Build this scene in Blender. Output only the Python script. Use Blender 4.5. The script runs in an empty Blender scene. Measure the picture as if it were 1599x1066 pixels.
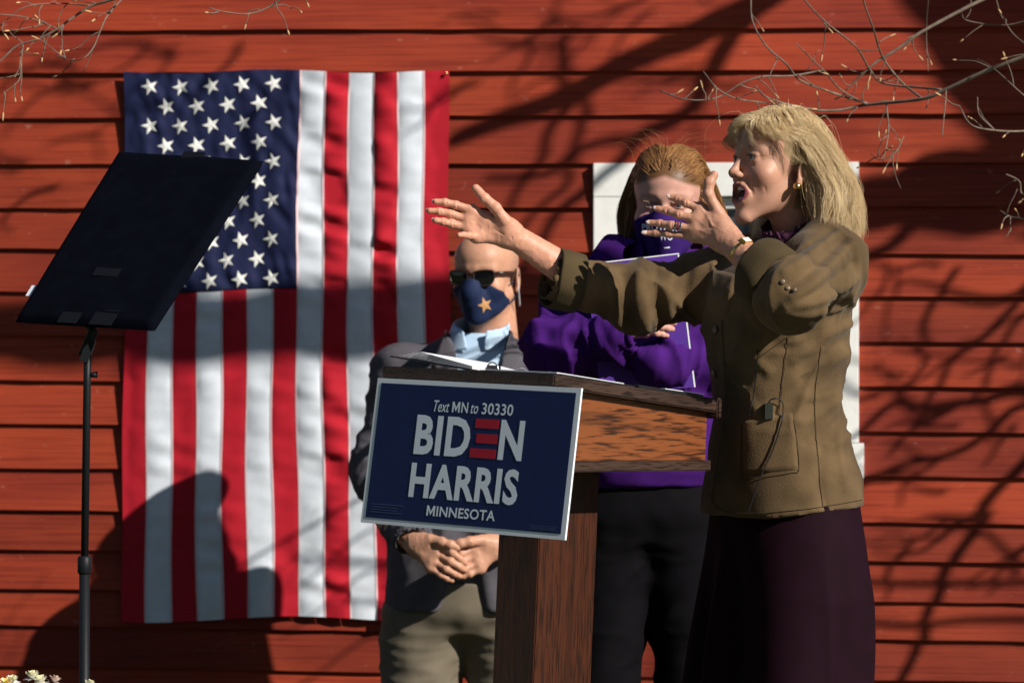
import bpy, bmesh, math, random
import numpy as np
from mathutils import Vector, Matrix
sc = bpy.context.scene
col = sc.collection
R = math.radians
# ---------------------------------------------------------------- camera, sky, sun, exposure
FPX, CX, CY, HC = 5390.0, 799.5, 533.0, 1.476      # focal length and centre in photo pixels, eye height
cam = bpy.data.objects.new('camera', bpy.data.cameras.new('camera')); col.objects.link(cam)
cam.location = (0, 0, HC); cam.rotation_euler = (R(90), 0, 0)
cam.data.sensor_width = 36; cam.data.lens = FPX / 1599 * 36
cam.data.clip_end = 2000
cam.data.dof.use_dof = True; cam.data.dof.focus_distance = 6.98; cam.data.dof.aperture_fstop = 6.5
sc.camera = cam
SUN_AZ, SUN_EL = R(50), R(31)                       # azimuth to the right of the line of sight, behind the camera
SUN = Vector((math.sin(SUN_AZ)*math.cos(SUN_EL), -math.cos(SUN_AZ)*math.cos(SUN_EL), math.sin(SUN_EL)))
w = bpy.data.worlds.new('World'); sc.world = w; w.use_nodes = True
nt = w.node_tree; nt.nodes.clear()
sky = nt.nodes.new('ShaderNodeTexSky'); sky.sky_type = 'NISHITA'; sky.sun_disc = False
sky.ozone_density = 3.0; sky.dust_density = .4; sky.sun_elevation = SUN_EL; sky.sun_rotation = math.pi - SUN_AZ
bg = nt.nodes.new('ShaderNodeBackground'); bg.inputs[1].default_value = 0.05
wo = nt.nodes.new('ShaderNodeOutputWorld')
nt.links.new(sky.outputs[0], bg.inputs[0]); nt.links.new(bg.outputs[0], wo.inputs[0])
sun = bpy.data.objects.new('sun', bpy.data.lights.new('sun', 'SUN')); col.objects.link(sun)
sun.data.energy = 5.0; sun.data.angle = R(0.53); sun.data.color = (1.0, 0.94, 0.85)
sun.rotation_euler = SUN.to_track_quat('Z', 'Y').to_euler()
sun.location = (4, -4, 6)
sc.view_settings.view_transform = 'Standard'; sc.view_settings.look = 'None'
sc.view_settings.exposure = 0.35; sc.view_settings.gamma = 1.0
sc.view_settings.use_curve_mapping = False
random.seed(4); rng = np.random.default_rng(4)

# ---------------------------------------------------------------- helpers
def P(x, y, d):                                     # photo pixel at a known distance -> point
    return np.array([(x - CX) / FPX * d, d, HC - (y - CY) / FPX * d])
def tag(o, label=None, cat=None, group=None, kind=None):
    if label: o['label'] = label
    if cat: o['category'] = cat
    if group: o['group'] = group
    if kind: o['kind'] = kind
    return o
def empty(name, loc, label, cat, group=None, rz=0.0):
    o = bpy.data.objects.new(name, None); col.objects.link(o); o.location = tuple(loc); o.rotation_euler.z = rz
    o.empty_display_size = .1
    return tag(o, label, cat, group)
def link(name, me, parent=None, mats=()):
    o = bpy.data.objects.new(name, me); col.objects.link(o)
    for m in mats: me.materials.append(m)
    if parent is not None:
        o.parent = parent
    return o
def wmesh(name, V, F, mat, parent=None, smooth=True, cols=None, midx=None):
    """mesh given in world coordinates; placed under its parent without moving"""
    V = np.asarray(V, float)
    if parent is not None:
        M = Matrix.Identity(4); chain = []
        q = parent
        while q is not None: chain.append(q); q = q.parent
        for q in reversed(chain): M = M @ q.matrix_basis
        Mi = np.array(M.inverted())
        V = V @ Mi[:3, :3].T + Mi[:3, 3]
    me = bpy.data.meshes.new(name)
    if isinstance(F, np.ndarray):
        n, k = F.shape
        me.vertices.add(len(V)); me.vertices.foreach_set('co', V.astype(np.float32).ravel())
        me.loops.add(n * k); me.loops.foreach_set('vertex_index', F.astype(np.int32).ravel())
        me.polygons.add(n); me.polygons.foreach_set('loop_start', np.arange(0, n * k, k, dtype=np.int32))
        me.update(calc_edges=True); me.validate()
    else:
        me.from_pydata([tuple(v) for v in V], [], F); me.update()
    if smooth: me.polygons.foreach_set('use_smooth', np.ones(len(me.polygons), dtype=bool))
    if midx is not None: me.polygons.foreach_set('material_index', np.asarray(midx, dtype=np.int32))
    if cols is not None:
        a = me.color_attributes.new('Col', 'FLOAT_COLOR', 'POINT')
        c4 = np.ones((len(V), 4), np.float32); c4[:, :3] = cols
        a.data.foreach_set('color', c4.ravel())
    mats = mat if isinstance(mat, (list, tuple)) else [mat]
    return link(name, me, parent, mats)
def cat_mesh(parts):
    """join [(V, F(list or array), mat index, colour or None)] into one set of arrays; quads/tris become lists"""
    V, F, M, C, n = [], [], [], [], 0
    for v, f, m, c in parts:
        v = np.asarray(v, float)
        V.append(v); F += [tuple(int(i) + n for i in q) for q in f]; M += [m] * len(f)
        c = np.asarray(c if c is not None else (.5, .5, .5), float)
        C.append(c if c.ndim == 2 else np.tile(c, (len(v), 1)))
        n += len(v)
    return np.vstack(V), F, M, np.vstack(C)
def boxvf(c, h, M=None, bev=0):
    c = np.array(c, float)
    V = np.array([[sx*h[0], sy*h[1], sz*h[2]] for sx in (-1, 1) for sy in (-1, 1) for sz in (-1, 1)], float)
    if M is not None: V = V @ np.array(M).T
    return V + c, [(0,1,3,2), (4,6,7,5), (0,4,5,1), (2,3,7,6), (0,2,6,4), (1,5,7,3)]
def bevbox(name, c, h, mat, parent, M=None, bev=.003):
    V, F = boxvf((0, 0, 0), h)
    bm = bmesh.new(); vs = [bm.verts.new(v) for v in V]
    for f in F: bm.faces.new([vs[i] for i in f])
    bmesh.ops.recalc_face_normals(bm, faces=bm.faces)
    if bev: bmesh.ops.bevel(bm, geom=bm.edges[:], offset=bev, segments=2, affect='EDGES', profile=.6)
    V = np.array([v.co[:] for v in bm.verts]); bm.verts.index_update()
    F = [[v.index for v in f.verts] for f in bm.faces]; bm.free()
    if M is not None: V = V @ np.array(M).T
    return wmesh(name, V + np.array(c), F, mat, parent, smooth=False)
def tubevf(pts, rad, n=8, caps=True):
    pts = np.asarray(pts, float); K = len(pts)
    rad = np.broadcast_to(np.asarray(rad, float), (K,))
    T = np.gradient(pts, axis=0); T /= np.linalg.norm(T, axis=1)[:, None] + 1e-12
    up = np.array([0, 0, 1.]) if abs(T[0][2]) < .9 else np.array([1., 0, 0])
    V = []
    for i in range(K):
        a = np.cross(T[i], up); a /= np.linalg.norm(a) + 1e-12; b = np.cross(a, T[i]); up = b
        for k in range(n):
            t = 2*math.pi*k/n
            V.append(pts[i] + rad[i]*(a*math.cos(t) + b*math.sin(t)))
    F = [(i*n+k, i*n+(k+1) % n, (i+1)*n+(k+1) % n, (i+1)*n+k) for i in range(K-1) for k in range(n)]
    if caps: F += [tuple(range(n))[::-1], tuple((K-1)*n+k for k in range(n))]
    return np.array(V), F
def spline(pts, n):
    pts = np.asarray(pts, float); m = len(pts)
    ext = np.vstack([2*pts[0]-pts[1], pts, 2*pts[-1]-pts[-2]])
    out = []
    for t in np.linspace(0, m-1-1e-9, n):
        i = int(t); u = t-i; a, b, c, d = ext[i:i+4]
        out.append(.5*((2*b)+(-a+c)*u+(2*a-5*b+4*c-d)*u*u+(-a+3*b-3*c+d)*u**3))
    return np.array(out)
def ellvf(c, r, M=None, nu=16, nv=10):
    V = [[0, 0, 1.]]
    for i in range(1, nv):
        for k in range(nu):
            a, b = math.pi*i/nv, 2*math.pi*k/nu
            V.append([math.sin(a)*math.cos(b), math.sin(a)*math.sin(b), math.cos(a)])
    V.append([0, 0, -1.]); V = np.array(V)*np.array(r)
    F = [(0, 1+k, 1+(k+1) % nu) for k in range(nu)]
    for i in range(nv-2):
        F += [(1+i*nu+k, 1+(i+1)*nu+k, 1+(i+1)*nu+(k+1) % nu, 1+i*nu+(k+1) % nu) for k in range(nu)]
    e = len(V)-1; F += [(e, 1+(nv-2)*nu+(k+1) % nu, 1+(nv-2)*nu+k) for k in range(nu)]
    if M is not None: V = V @ np.array(M).T
    return V + np.array(c), F
def rotm(rx=0, ry=0, rz=0):
    return np.array((Matrix.Rotation(R(rz), 3, 'Z') @ Matrix.Rotation(R(ry), 3, 'Y') @ Matrix.Rotation(R(rx), 3, 'X')))
def hash3(i, j, k):
    h = (i*374761393 + j*668265263 + k*2147483647) & 0xffffffff
    h = ((h ^ (h >> 13)) * 1274126177) & 0xffffffff
    return ((h ^ (h >> 16)) & 0xffff) / 65535.0
def vnoise(Q):
    Q = np.asarray(Q, float); I = np.floor(Q).astype(np.int64); f = Q - I; f = f*f*(3-2*f); r = 0
    for dx in (0, 1):
        for dy in (0, 1):
            for dz in (0, 1):
                wgt = (f[:, 0] if dx else 1-f[:, 0])*(f[:, 1] if dy else 1-f[:, 1])*(f[:, 2] if dz else 1-f[:, 2])
                r = r + wgt*hash3(I[:, 0]+dx, I[:, 1]+dy, I[:, 2]+dz)
    return r
def ridge(Q):                                       # creased noise, 0..1 with sharp crests
    return (1-np.abs(2*vnoise(Q)-1))**2
def vnormals(V, F):
    F = np.asarray(F); q = F.shape[1] == 4
    fn = np.cross(V[F[:, 2]]-V[F[:, 0]], V[F[:, 3]]-V[F[:, 1]]) if q else np.cross(V[F[:, 1]]-V[F[:, 0]], V[F[:, 2]]-V[F[:, 0]])
    N = np.zeros_like(V)
    for k in range(F.shape[1]): np.add.at(N, F[:, k], fn)
    return N/(np.linalg.norm(N, axis=1)[:, None]+1e-12)

class SDF:
    """signed distance field on a grid, meshed with surface nets: organic bodies as one continuous surface"""
    def __init__(s, lo, hi, res):
        s.lo = np.array(lo, float); s.res = res
        s.n = np.ceil((np.array(hi)-s.lo)/res).astype(int)+1
        s.ax = [s.lo[i]+res*np.arange(s.n[i]) for i in range(3)]
        s.F = np.full(tuple(s.n), 1.0, np.float32)
    def sub(s, lo, hi, k):
        m = k+3*s.res; sl = []
        for i in range(3):
            a = int(max(0, math.floor((lo[i]-m-s.lo[i])/s.res))); b = int(min(s.n[i], math.ceil((hi[i]+m-s.lo[i])/s.res)+1))
            if b <= a: return None, None
            sl.append(slice(a, b))
        G = np.stack(np.meshgrid(s.ax[0][sl[0]], s.ax[1][sl[1]], s.ax[2][sl[2]], indexing='ij'), -1)
        return tuple(sl), G
    def put(s, sl, d, k, op):
        F = s.F[sl]; d = d.astype(np.float32)
        if op == 'add':
            h = np.maximum(k-np.abs(F-d), 0)/k; s.F[sl] = np.minimum(F, d)-h*h*k/4
        else:
            d = -d; h = np.maximum(k-np.abs(F-d), 0)/k; s.F[sl] = np.maximum(F, d)+h*h*k/4
    def cone(s, a, b, ra, rb, k=.01, op='add', flat=None, q=1.0):
        a, b = np.array(a, float), np.array(b, float); r = max(ra, rb)
        sl, G = s.sub(np.minimum(a, b)-r, np.maximum(a, b)+r, k)
        if sl is None: return
        ba = b-a; L = ba @ ba+1e-12
        t = np.clip(((G-a) @ ba)/L, 0, 1)
        v = G-a-t[..., None]*ba
        if flat is not None:
            nn = np.array(flat, float); nn /= np.linalg.norm(nn)
            v = v+nn*((v @ nn)*(1/q-1))[..., None]
        d = np.linalg.norm(v, axis=-1)-(ra+(rb-ra)*t)
        s.put(sl, d*(q if flat is not None else 1), k, op)
    def ell(s, c, r, M=None, k=.01, op='add'):
        c, r = np.array(c, float), np.array(r, float)*np.ones(3)
        M = np.eye(3) if M is None else np.array(M)
        e = np.sqrt(((M*r)**2).sum(1))
        sl, G = s.sub(c-e, c+e, k)
        if sl is None: return
        q = (G-c) @ M
        kk = np.linalg.norm(q/r, axis=-1); g = np.linalg.norm(q/(r*r), axis=-1)+1e-9
        s.put(sl, kk*(kk-1)/g, k, op)
    def loft(s, secs, U, W, k=.01, op='add', power=2.0):
        """secs: (centre, half width along U, half depth along W) listed from low to high z"""
        z = np.array([q[0][2] for q in secs]); cx = np.array([q[0][0] for q in secs]); cy = np.array([q[0][1] for q in secs])
        hw = np.array([q[1] for q in secs]); hd = np.array([q[2] for q in secs]); m = max(hw.max(), hd.max())
        sl, G = s.sub((cx.min()-m, cy.min()-m, z[0]), (cx.max()+m, cy.max()+m, z[-1]), k)
        if sl is None: return
        zz = s.ax[2][sl[2]]
        def it(v):
            o = np.interp(zz, z, v); kern = np.ones(5)/5
            return np.convolve(np.pad(o, 2, 'edge'), kern, 'valid')
        X, Y, A, B = it(cx), it(cy), it(hw), it(hd)
        dx, dy = G[..., 0]-X, G[..., 1]-Y
        u = np.abs(dx*U[0]+dy*U[1])/A; v = np.abs(dx*W[0]+dy*W[1])/B
        rr = (u**power+v**power)**(1/power)
        d = (rr-1)*np.minimum(A, B)
        d = np.maximum(d, np.maximum(z[0]-G[..., 2], G[..., 2]-z[-1]))
        s.put(sl, d, k, op)
    def cut(s, p, n):                               # keep the side the normal points away from
        G = np.stack(np.meshgrid(*s.ax, indexing='ij'), -1)
        n = np.array(n, float); n /= np.linalg.norm(n)
        s.F = np.maximum(s.F, ((G-np.array(p)) @ n).astype(np.float32))
    def mesh(s, off=0.0):
        F = s.F-np.float32(off); S = F < 0
        n = F.shape; c = np.zeros((n[0]-1, n[1]-1, n[2]-1), np.uint8)
        cor = [(x, y, z) for x in (0, 1) for y in (0, 1) for z in (0, 1)]
        for x, y, z in cor: c += S[x:n[0]-1+x, y:n[1]-1+y, z:n[2]-1+z]
        act = (c > 0) & (c < 8); idx = np.argwhere(act)
        acc = np.zeros((len(idx), 3)); cnt = np.zeros(len(idx))
        for a in cor:
            for ax in range(3):
                if a[ax]: continue
                b = list(a); b[ax] = 1
                fa = F[idx[:, 0]+a[0], idx[:, 1]+a[1], idx[:, 2]+a[2]]; fb = F[idx[:, 0]+b[0], idx[:, 1]+b[1], idx[:, 2]+b[2]]
                m = (fa < 0) != (fb < 0); t = np.where(m, fa/(fa-fb+1e-12), 0)
                p = np.tile(np.array(a, float), (len(idx), 1)); p[:, ax] += t
                acc[m] += p[m]; cnt[m] += 1
        V = s.lo+s.res*(idx+acc/cnt[:, None])
        vid = np.full(c.shape, -1, np.int64); vid[act] = np.arange(len(idx))
        Q = []
        for ax in range(3):
            o = [i for i in range(3) if i != ax]
            sl0 = [slice(None)]*3; sl1 = [slice(None)]*3
            sl0[ax] = slice(0, n[ax]-1); sl1[ax] = slice(1, n[ax])
            for i in o: sl0[i] = slice(1, n[i]-1); sl1[i] = slice(1, n[i]-1)
            A, B = S[tuple(sl0)], S[tuple(sl1)]
            e = np.argwhere(A != B); e[:, o[0]] += 1; e[:, o[1]] += 1
            neg = S[e[:, 0], e[:, 1], e[:, 2]]
            def vv(d0, d1):
                q = e.copy(); q[:, o[0]] -= d0; q[:, o[1]] -= d1
                return vid[q[:, 0], q[:, 1], q[:, 2]]
            quad = np.stack([vv(1, 1), vv(0, 1), vv(0, 0), vv(1, 0)], 1)
            flip = neg if ax != 1 else ~neg
            quad[~flip] = quad[~flip][:, ::-1]
            Q.append(quad)
        return V, np.vstack(Q)
def relax(V, F, it=2, lam=.5):
    F = np.asarray(F)
    for _ in range(it):
        A = np.zeros_like(V); c = np.zeros(len(V))
        for k in range(4):
            a, b = F[:, k], F[:, (k+1) % 4]
            np.add.at(A, a, V[b]); np.add.at(A, b, V[a]); np.add.at(c, a, 1); np.add.at(c, b, 1)
        V = V*(1-lam)+lam*A/np.maximum(c, 1)[:, None]
    return V
def strandvf(Pn, rad):
    """Pn (N,K,3) polylines -> thin three-sided tubes"""
    N, K, _ = Pn.shape
    T = np.gradient(Pn, axis=1); T /= np.linalg.norm(T, axis=2, keepdims=True)+1e-12
    a = np.cross(T, np.array([.31, .52, .8])); a /= np.linalg.norm(a, axis=2, keepdims=True)+1e-12
    b = np.cross(T, a); r = np.asarray(rad).reshape(-1, 1, 1)*np.linspace(1, .35, K).reshape(1, K, 1)
    V = np.stack([Pn+r*(a*math.cos(t)+b*math.sin(t)) for t in (0, 2.0944, 4.18879)], 2).reshape(-1, 3)
    i = np.arange(N)[:, None, None]*K*3; k = np.arange(K-1)[None, :, None]*3; j = np.arange(3)[None, None, :]; j2 = (j+1) % 3
    F = np.stack(np.broadcast_arrays(i+k+j, i+k+j2, i+k+3+j2, i+k+3+j), -1).reshape(-1, 4)
    return V, F

# ---------------------------------------------------------------- materials
def new_mat(name, base, rough=.6, var=.0, vscale=8., bump=.0, bscale=200., spec=.3, sheen=0., metal=0., stretch=(1, 1, 1), attr=False, sss=0.):
    m = bpy.data.materials.new(name); m.use_nodes = True; t = m.node_tree; b = t.nodes['Principled BSDF']
    b.inputs['Base Color'].default_value = (*base, 1); b.inputs['Roughness'].default_value = rough
    b.inputs['Specular IOR Level'].default_value = spec; b.inputs['Metallic'].default_value = metal
    if sheen: b.inputs['Sheen Weight'].default_value = sheen; b.inputs['Sheen Roughness'].default_value = .5
    tc = t.nodes.new('ShaderNodeTexCoord'); mp = t.nodes.new('ShaderNodeMapping'); mp.inputs['Scale'].default_value = stretch
    t.links.new(tc.outputs['Object'], mp.inputs[0])
    src = None
    if attr:
        at = t.nodes.new('ShaderNodeAttribute'); at.attribute_name = 'Col'; src = at.outputs[0]
    if var:
        n = t.nodes.new('ShaderNodeTexNoise'); n.inputs['Scale'].default_value = vscale; n.inputs['Detail'].default_value = 5
        t.links.new(mp.outputs[0], n.inputs['Vector'])
        r = t.nodes.new('ShaderNodeMapRange'); r.inputs[1].default_value = .3; r.inputs[2].default_value = .7
        r.inputs[3].default_value = 1-var; r.inputs[4].default_value = 1+var
        t.links.new(n.outputs[0], r.inputs[0])
        mx = t.nodes.new('ShaderNodeVectorMath'); mx.operation = 'SCALE'
        if src: t.links.new(src, mx.inputs[0])
        else: mx.inputs[0].default_value = base
        t.links.new(r.outputs[0], mx.inputs['Scale']); src = mx.outputs[0]
    if src: t.links.new(src, b.inputs['Base Color'])
    if bump:
        n2 = t.nodes.new('ShaderNodeTexNoise'); n2.inputs['Scale'].default_value = bscale; n2.inputs['Detail'].default_value = 4
        t.links.new(mp.outputs[0], n2.inputs['Vector'])
        bp = t.nodes.new('ShaderNodeBump'); bp.inputs['Strength'].default_value = bump; bp.inputs['Distance'].default_value = .004
        t.links.new(n2.outputs[0], bp.inputs['Height']); t.links.new(bp.outputs[0], b.inputs['Normal'])
    if sss:
        b.inputs['Subsurface Weight'].default_value = sss; b.inputs['Subsurface Scale'].default_value = .006
        b.inputs['Subsurface Radius'].default_value = (1, .35, .2)
    return m
def wood_mat(name, c1, c2, axis=0, scale=30., rough=.4):
    m = new_mat(name, c1, rough, spec=.4); t = m.node_tree; b = t.nodes['Principled BSDF']
    tc = t.nodes.new('ShaderNodeTexCoord'); mp = t.nodes.new('ShaderNodeMapping')
    s = [1, 1, 1]; s[axis] = .07; mp.inputs['Scale'].default_value = s
    t.links.new(tc.outputs['Object'], mp.inputs[0])
    n1 = t.nodes.new('ShaderNodeTexNoise'); n1.inputs['Scale'].default_value = scale*.8; n1.inputs['Detail'].default_value = 3
    n1.inputs['Distortion'].default_value = .5
    n2 = t.nodes.new('ShaderNodeTexNoise'); n2.inputs['Scale'].default_value = scale*7; n2.inputs['Detail'].default_value = 4
    for n in (n1, n2): t.links.new(mp.outputs[0], n.inputs['Vector'])
    mu = t.nodes.new('ShaderNodeMath'); mu.operation = 'MULTIPLY'; mu.inputs[1].default_value = 5.0; t.links.new(n1.outputs[0], mu.inputs[0])
    fr = t.nodes.new('ShaderNodeMath'); fr.operation = 'FRACT'; t.links.new(mu.outputs[0], fr.inputs[0])
    rp = t.nodes.new('ShaderNodeValToRGB'); e = rp.color_ramp.elements
    e[0].position = .0; e[0].color = (0, 0, 0, 1); e[1].position = .3; e[1].color = (1, 1, 1, 1)
    x = e.new(.86); x.color = (.9, .9, .9, 1); x = e.new(1.); x.color = (0, 0, 0, 1)
    t.links.new(fr.outputs[0], rp.inputs[0])
    r2 = t.nodes.new('ShaderNodeValToRGB'); r2.color_ramp.elements[0].position = .36; r2.color_ramp.elements[1].position = .50
    t.links.new(n2.outputs[0], r2.inputs[0])
    mm = t.nodes.new('ShaderNodeMath'); mm.operation = 'MULTIPLY'; 
    m3 = t.nodes.new('ShaderNodeMapRange'); m3.inputs[3].default_value = .05; m3.inputs[4].default_value = 1; t.links.new(r2.outputs[0], m3.inputs[0])
    m4 = t.nodes.new('ShaderNodeMapRange'); m4.inputs[3].default_value = .45; m4.inputs[4].default_value = 1; t.links.new(rp.outputs[0], m4.inputs[0])
    t.links.new(m4.outputs[0], mm.inputs[0]); t.links.new(m3.outputs[0], mm.inputs[1])
    mix = t.nodes.new('ShaderNodeMix'); mix.data_type = 'RGBA'; mix.inputs[6].default_value = (*c2, 1); mix.inputs[7].default_value = (*c1, 1)
    t.links.new(mm.outputs[0], mix.inputs[0]); t.links.new(mix.outputs[2], b.inputs['Base Color'])
    bp = t.nodes.new('ShaderNodeBump'); bp.inputs['Strength'].default_value = .25; bp.inputs['Distance'].default_value = .001
    t.links.new(mm.outputs[0], bp.inputs['Height']); t.links.new(bp.outputs[0], b.inputs['Normal'])
    return m

# ---------------------------------------------------------------- ground and riser
def plane(name, x0, x1, y0, y1, z, mat, n=40, amp=0.0):
    xs = np.linspace(x0, x1, n); ys = np.linspace(y0, y1, n)
    X, Y = np.meshgrid(xs, ys, indexing='ij'); Q = np.stack([X.ravel(), Y.ravel(), np.zeros(n*n)], 1)
    Q[:, 2] = z+amp*(vnoise(Q*.7)-.5)
    i = np.arange(n-1)[:, None]*n+np.arange(n-1)[None, :]
    F = np.stack([i, i+n, i+n+1, i+1], -1).reshape(-1, 4)
    return wmesh(name, Q, F, mat)
m_lawn = new_mat('lawn', (.055, .075, .025), .9, var=.45, vscale=3, bump=1, bscale=60)
tag(plane('ground', -300, 300, -300, 300, 0, m_lawn, 30), kind='structure')
m_deck = new_mat('deck_board', (.10, .085, .07), .8, var=.3, vscale=6, bump=.4, stretch=(1, 8, 8))
riser = empty('stage_riser', (.42, 7.45, 0), 'low grey plank riser under the lectern and the two people behind it', 'riser')
for i in range(9):
    bevbox('plank', (.42, 6.5+i*.2025, .23), (1.3, .1, .02), m_deck, riser)
for x in (-.8, .42, 1.64): bevbox('joist', (x, 7.3, .105), (.03, .88, .104), m_deck, riser)

# ---------------------------------------------------------------- barn
WA = R(6.0); WT = np.array([math.cos(WA), -math.sin(WA), 0]); WN = np.array([-math.sin(WA), -math.cos(WA), 0]); WD = 9.66
def PW(x, y, off=0.0):
    r = np.array([(x-CX)/FPX, 1.0, -(y-CY)/FPX]); k = (WD*WN[1])/(r @ WN)
    p = r*k; p[2] += HC
    return p+WN*off
def paint_red():
    m = new_mat('barn_red_paint', (.32, .036, .018), .62, spec=.25); t = m.node_tree; b = t.nodes['Principled BSDF']
    tc = t.nodes.new('ShaderNodeTexCoord'); oi = t.nodes.new('ShaderNodeObjectInfo')
    ad = t.nodes.new('ShaderNodeVectorMath'); ad.operation = 'MULTIPLY_ADD'; ad.inputs[1].default_value = (1, 1, 1)
    sc_ = t.nodes.new('ShaderNodeVectorMath'); sc_.operation = 'SCALE'; sc_.inputs[0].default_value = (9, 5, 7); t.links.new(oi.outputs['Random'], sc_.inputs['Scale'])
    t.links.new(tc.outputs['Object'], ad.inputs[0]); t.links.new(sc_.outputs[0], ad.inputs[2])
    def noise(sx, sz, scale, det=5):
        mp = t.nodes.new('ShaderNodeMapping'); mp.inputs['Scale'].default_value = (sx, 1, sz); t.links.new(ad.outputs[0], mp.inputs[0])
        n = t.nodes.new('ShaderNodeTexNoise'); n.inputs['Scale'].default_value = scale; n.inputs['Detail'].default_value = det
        t.links.new(mp.outputs[0], n.inputs['Vector']); return n.outputs[0]
    big, grain, chip = noise(.5, 2, 3), noise(.12, 6, 22), noise(.6, 1.2, 46, 2)
    def ramp(v, a, b_, c0, c1):
        r = t.nodes.new('ShaderNodeMapRange'); r.inputs[1].default_value = a; r.inputs[2].default_value = b_; r.inputs[3].default_value = c0; r.inputs[4].default_value = c1
        t.links.new(v, r.inputs[0]); return r.outputs[0]
    mx = t.nodes.new('ShaderNodeMix'); mx.data_type = 'RGBA'; mx.inputs[6].default_value = (.20, .023, .011, 1); mx.inputs[7].default_value = (.335, .046, .016, 1)
    t.links.new(ramp(big, .3, .7, 0, 1), mx.inputs[0])
    m2 = t.nodes.new('ShaderNodeMix'); m2.data_type = 'RGBA'; m2.blend_type = 'MULTIPLY'; m2.inputs[7].default_value = (.62, .5, .5, 1)
    t.links.new(ramp(grain, .46, .68, 0, .8), m2.inputs[0]); t.links.new(mx.outputs[2], m2.inputs[6])
    m3 = t.nodes.new('ShaderNodeMix'); m3.data_type = 'RGBA'; m3.inputs[7].default_value = (.42, .20, .15, 1)
    t.links.new(ramp(chip, .69, .77, 0, .32), m3.inputs[0]); t.links.new(m2.outputs[2], m3.inputs[6])
    hv = t.nodes.new('ShaderNodeHueSaturation'); t.links.new(ramp(oi.outputs['Random'], 0, 1, .78, 1.12), hv.inputs['Value']); t.links.new(m3.outputs[2], hv.inputs['Color']); t.links.new(hv.outputs[0], b.inputs['Base Color'])
    bp = t.nodes.new('ShaderNodeBump'); bp.inputs['Strength'].default_value = .35; bp.inputs['Distance'].default_value = .003
    t.links.new(grain, bp.inputs['Height']); t.links.new(bp.outputs[0], b.inputs['Normal'])
    return m
m_red = paint_red()
m_dark = new_mat('sheathing', (.03, .012, .01), .9)
m_white = new_mat('white_trim_paint', (.80, .80, .77), .5, var=.06, vscale=12, bump=.15, bscale=60)
barn = empty('barn_wall', tuple(PW(CX, CY)*np.array([1, 1, 0])), 'red clapboard barn wall behind the flag and the speakers', 'wall')
YL = [-158, -88, -20, 49, 115, 185, 257, 325, 388, 455, 523, 593, 661, 730, 795, 856, 917, 974, 1038, 1103, 1168, 1233, 1298, 1360]
YR = [-166, -96, -26, 43, 109, 177, 254, 322, 398, 464, 535, 605, 675, 745, 818, 878, 941, 1000, 1064, 1128, 1192, 1256, 1320, 1382]
for k in range(9): YL.insert(0, YL[0]-68); YR.insert(0, YR[0]-69)
WX0, WX1 = 928, 1341                                # window casing, photo columns
def plank(i, x0, x1):
    xs = np.linspace(x0, x1, max(3, int((x1-x0)/60))); V = []
    for j, x in enumerate(xs):
        u = x/1599; yt = YL[i]+(YR[i]-YL[i])*u; yb = YL[i+1]+(YR[i+1]-YL[i+1])*u
        e = [.0008*(hash3(np.int64(i*37), np.int64(int(x//60)*11+q), np.int64(3))-.5)*4 for q in range(3)]
        pt, pb = PW(x, yt-5), PW(x, yb+e[0]*500)
        for p, o in ((pt, .001), (pb, .0165+e[1]), (pb, -.004), (pt, -.004)): V.append(p+WN*o)
    n = len(xs); F = []
    for j in range(n-1):
        for q in range(4):
            r = (q+1) % 4; F.append((j*4+q, j*4+r, j*4+4+r, j*4+4+q))
    F += [(0, 3, 2, 1), tuple((n-1)*4+q for q in range(4))]
    o = wmesh('plank', np.array(V), F, m_red, barn, smooth=False)
for i in range(len(YL)-1):
    mid = (YL[i]+YL[i+1]+YR[i]+YR[i+1])/4
    if 250 < mid < 745: plank(i, -900, WX0+4); plank(i, WX1-4, 2500)
    else: plank(i, -900, 2500)
# sheathing behind the boards, left open behind the window
for x0, x1, y0, y1 in ((-900, WX0+20, -700, 1365), (WX1-20, 2500, -700, 1365), (WX0+20, WX1-20, -700, 262), (WX0+20, WX1-20, 738, 1365)):
    Q = np.array([PW(x, y, o) for o in (-.006, -.05) for x, y in ((x0, y0), (x1, y0), (x1, y1), (x0, y1))])
    wmesh('sheathing', Q, [(0, 3, 2, 1), (4, 5, 6, 7), (0, 1, 5, 4), (1, 2, 6, 5), (2, 3, 7, 6), (3, 0, 4, 7)], m_dark, barn, smooth=False)
win = wmesh('window', *[q for q in boxvf(PW(1134, 500, -.20), (.42, .004, .5), np.stack([WT, -WN, [0, 0, 1]], 1))], m_dark, barn, smooth=False)
def wbox(name, x0, x1, y0, y1, o0, o1, mat, parent, bev=.002):
    c = (PW(x0, y0, 0)+PW(x1, y1, 0))/2; h = (np.linalg.norm((PW(x1, y0)-PW(x0, y0)))/2, (o1-o0)/2, (PW(x0, y0)[2]-PW(x0, y1)[2])/2)
    return bevbox(name, c+WN*(o0+o1)/2, h, mat, parent, np.stack([WT, -WN, [0, 0, 1]], 1), bev)
wbox('casing', WX0, WX1, 255, 307, -.02, .030, m_white, win)
wbox('casing', WX0, WX0+62, 308, 690, -.02, .028, m_white, win)
wbox('casing', WX1-62, WX1, 308, 690, -.02, .028, m_white, win)
wbox('sill', WX0-8, WX1+8, 691, 745, -.02, .045, m_white, win)
m_sash = new_mat('sash_paint', (.72, .73, .72), .5, var=.06)
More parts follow.
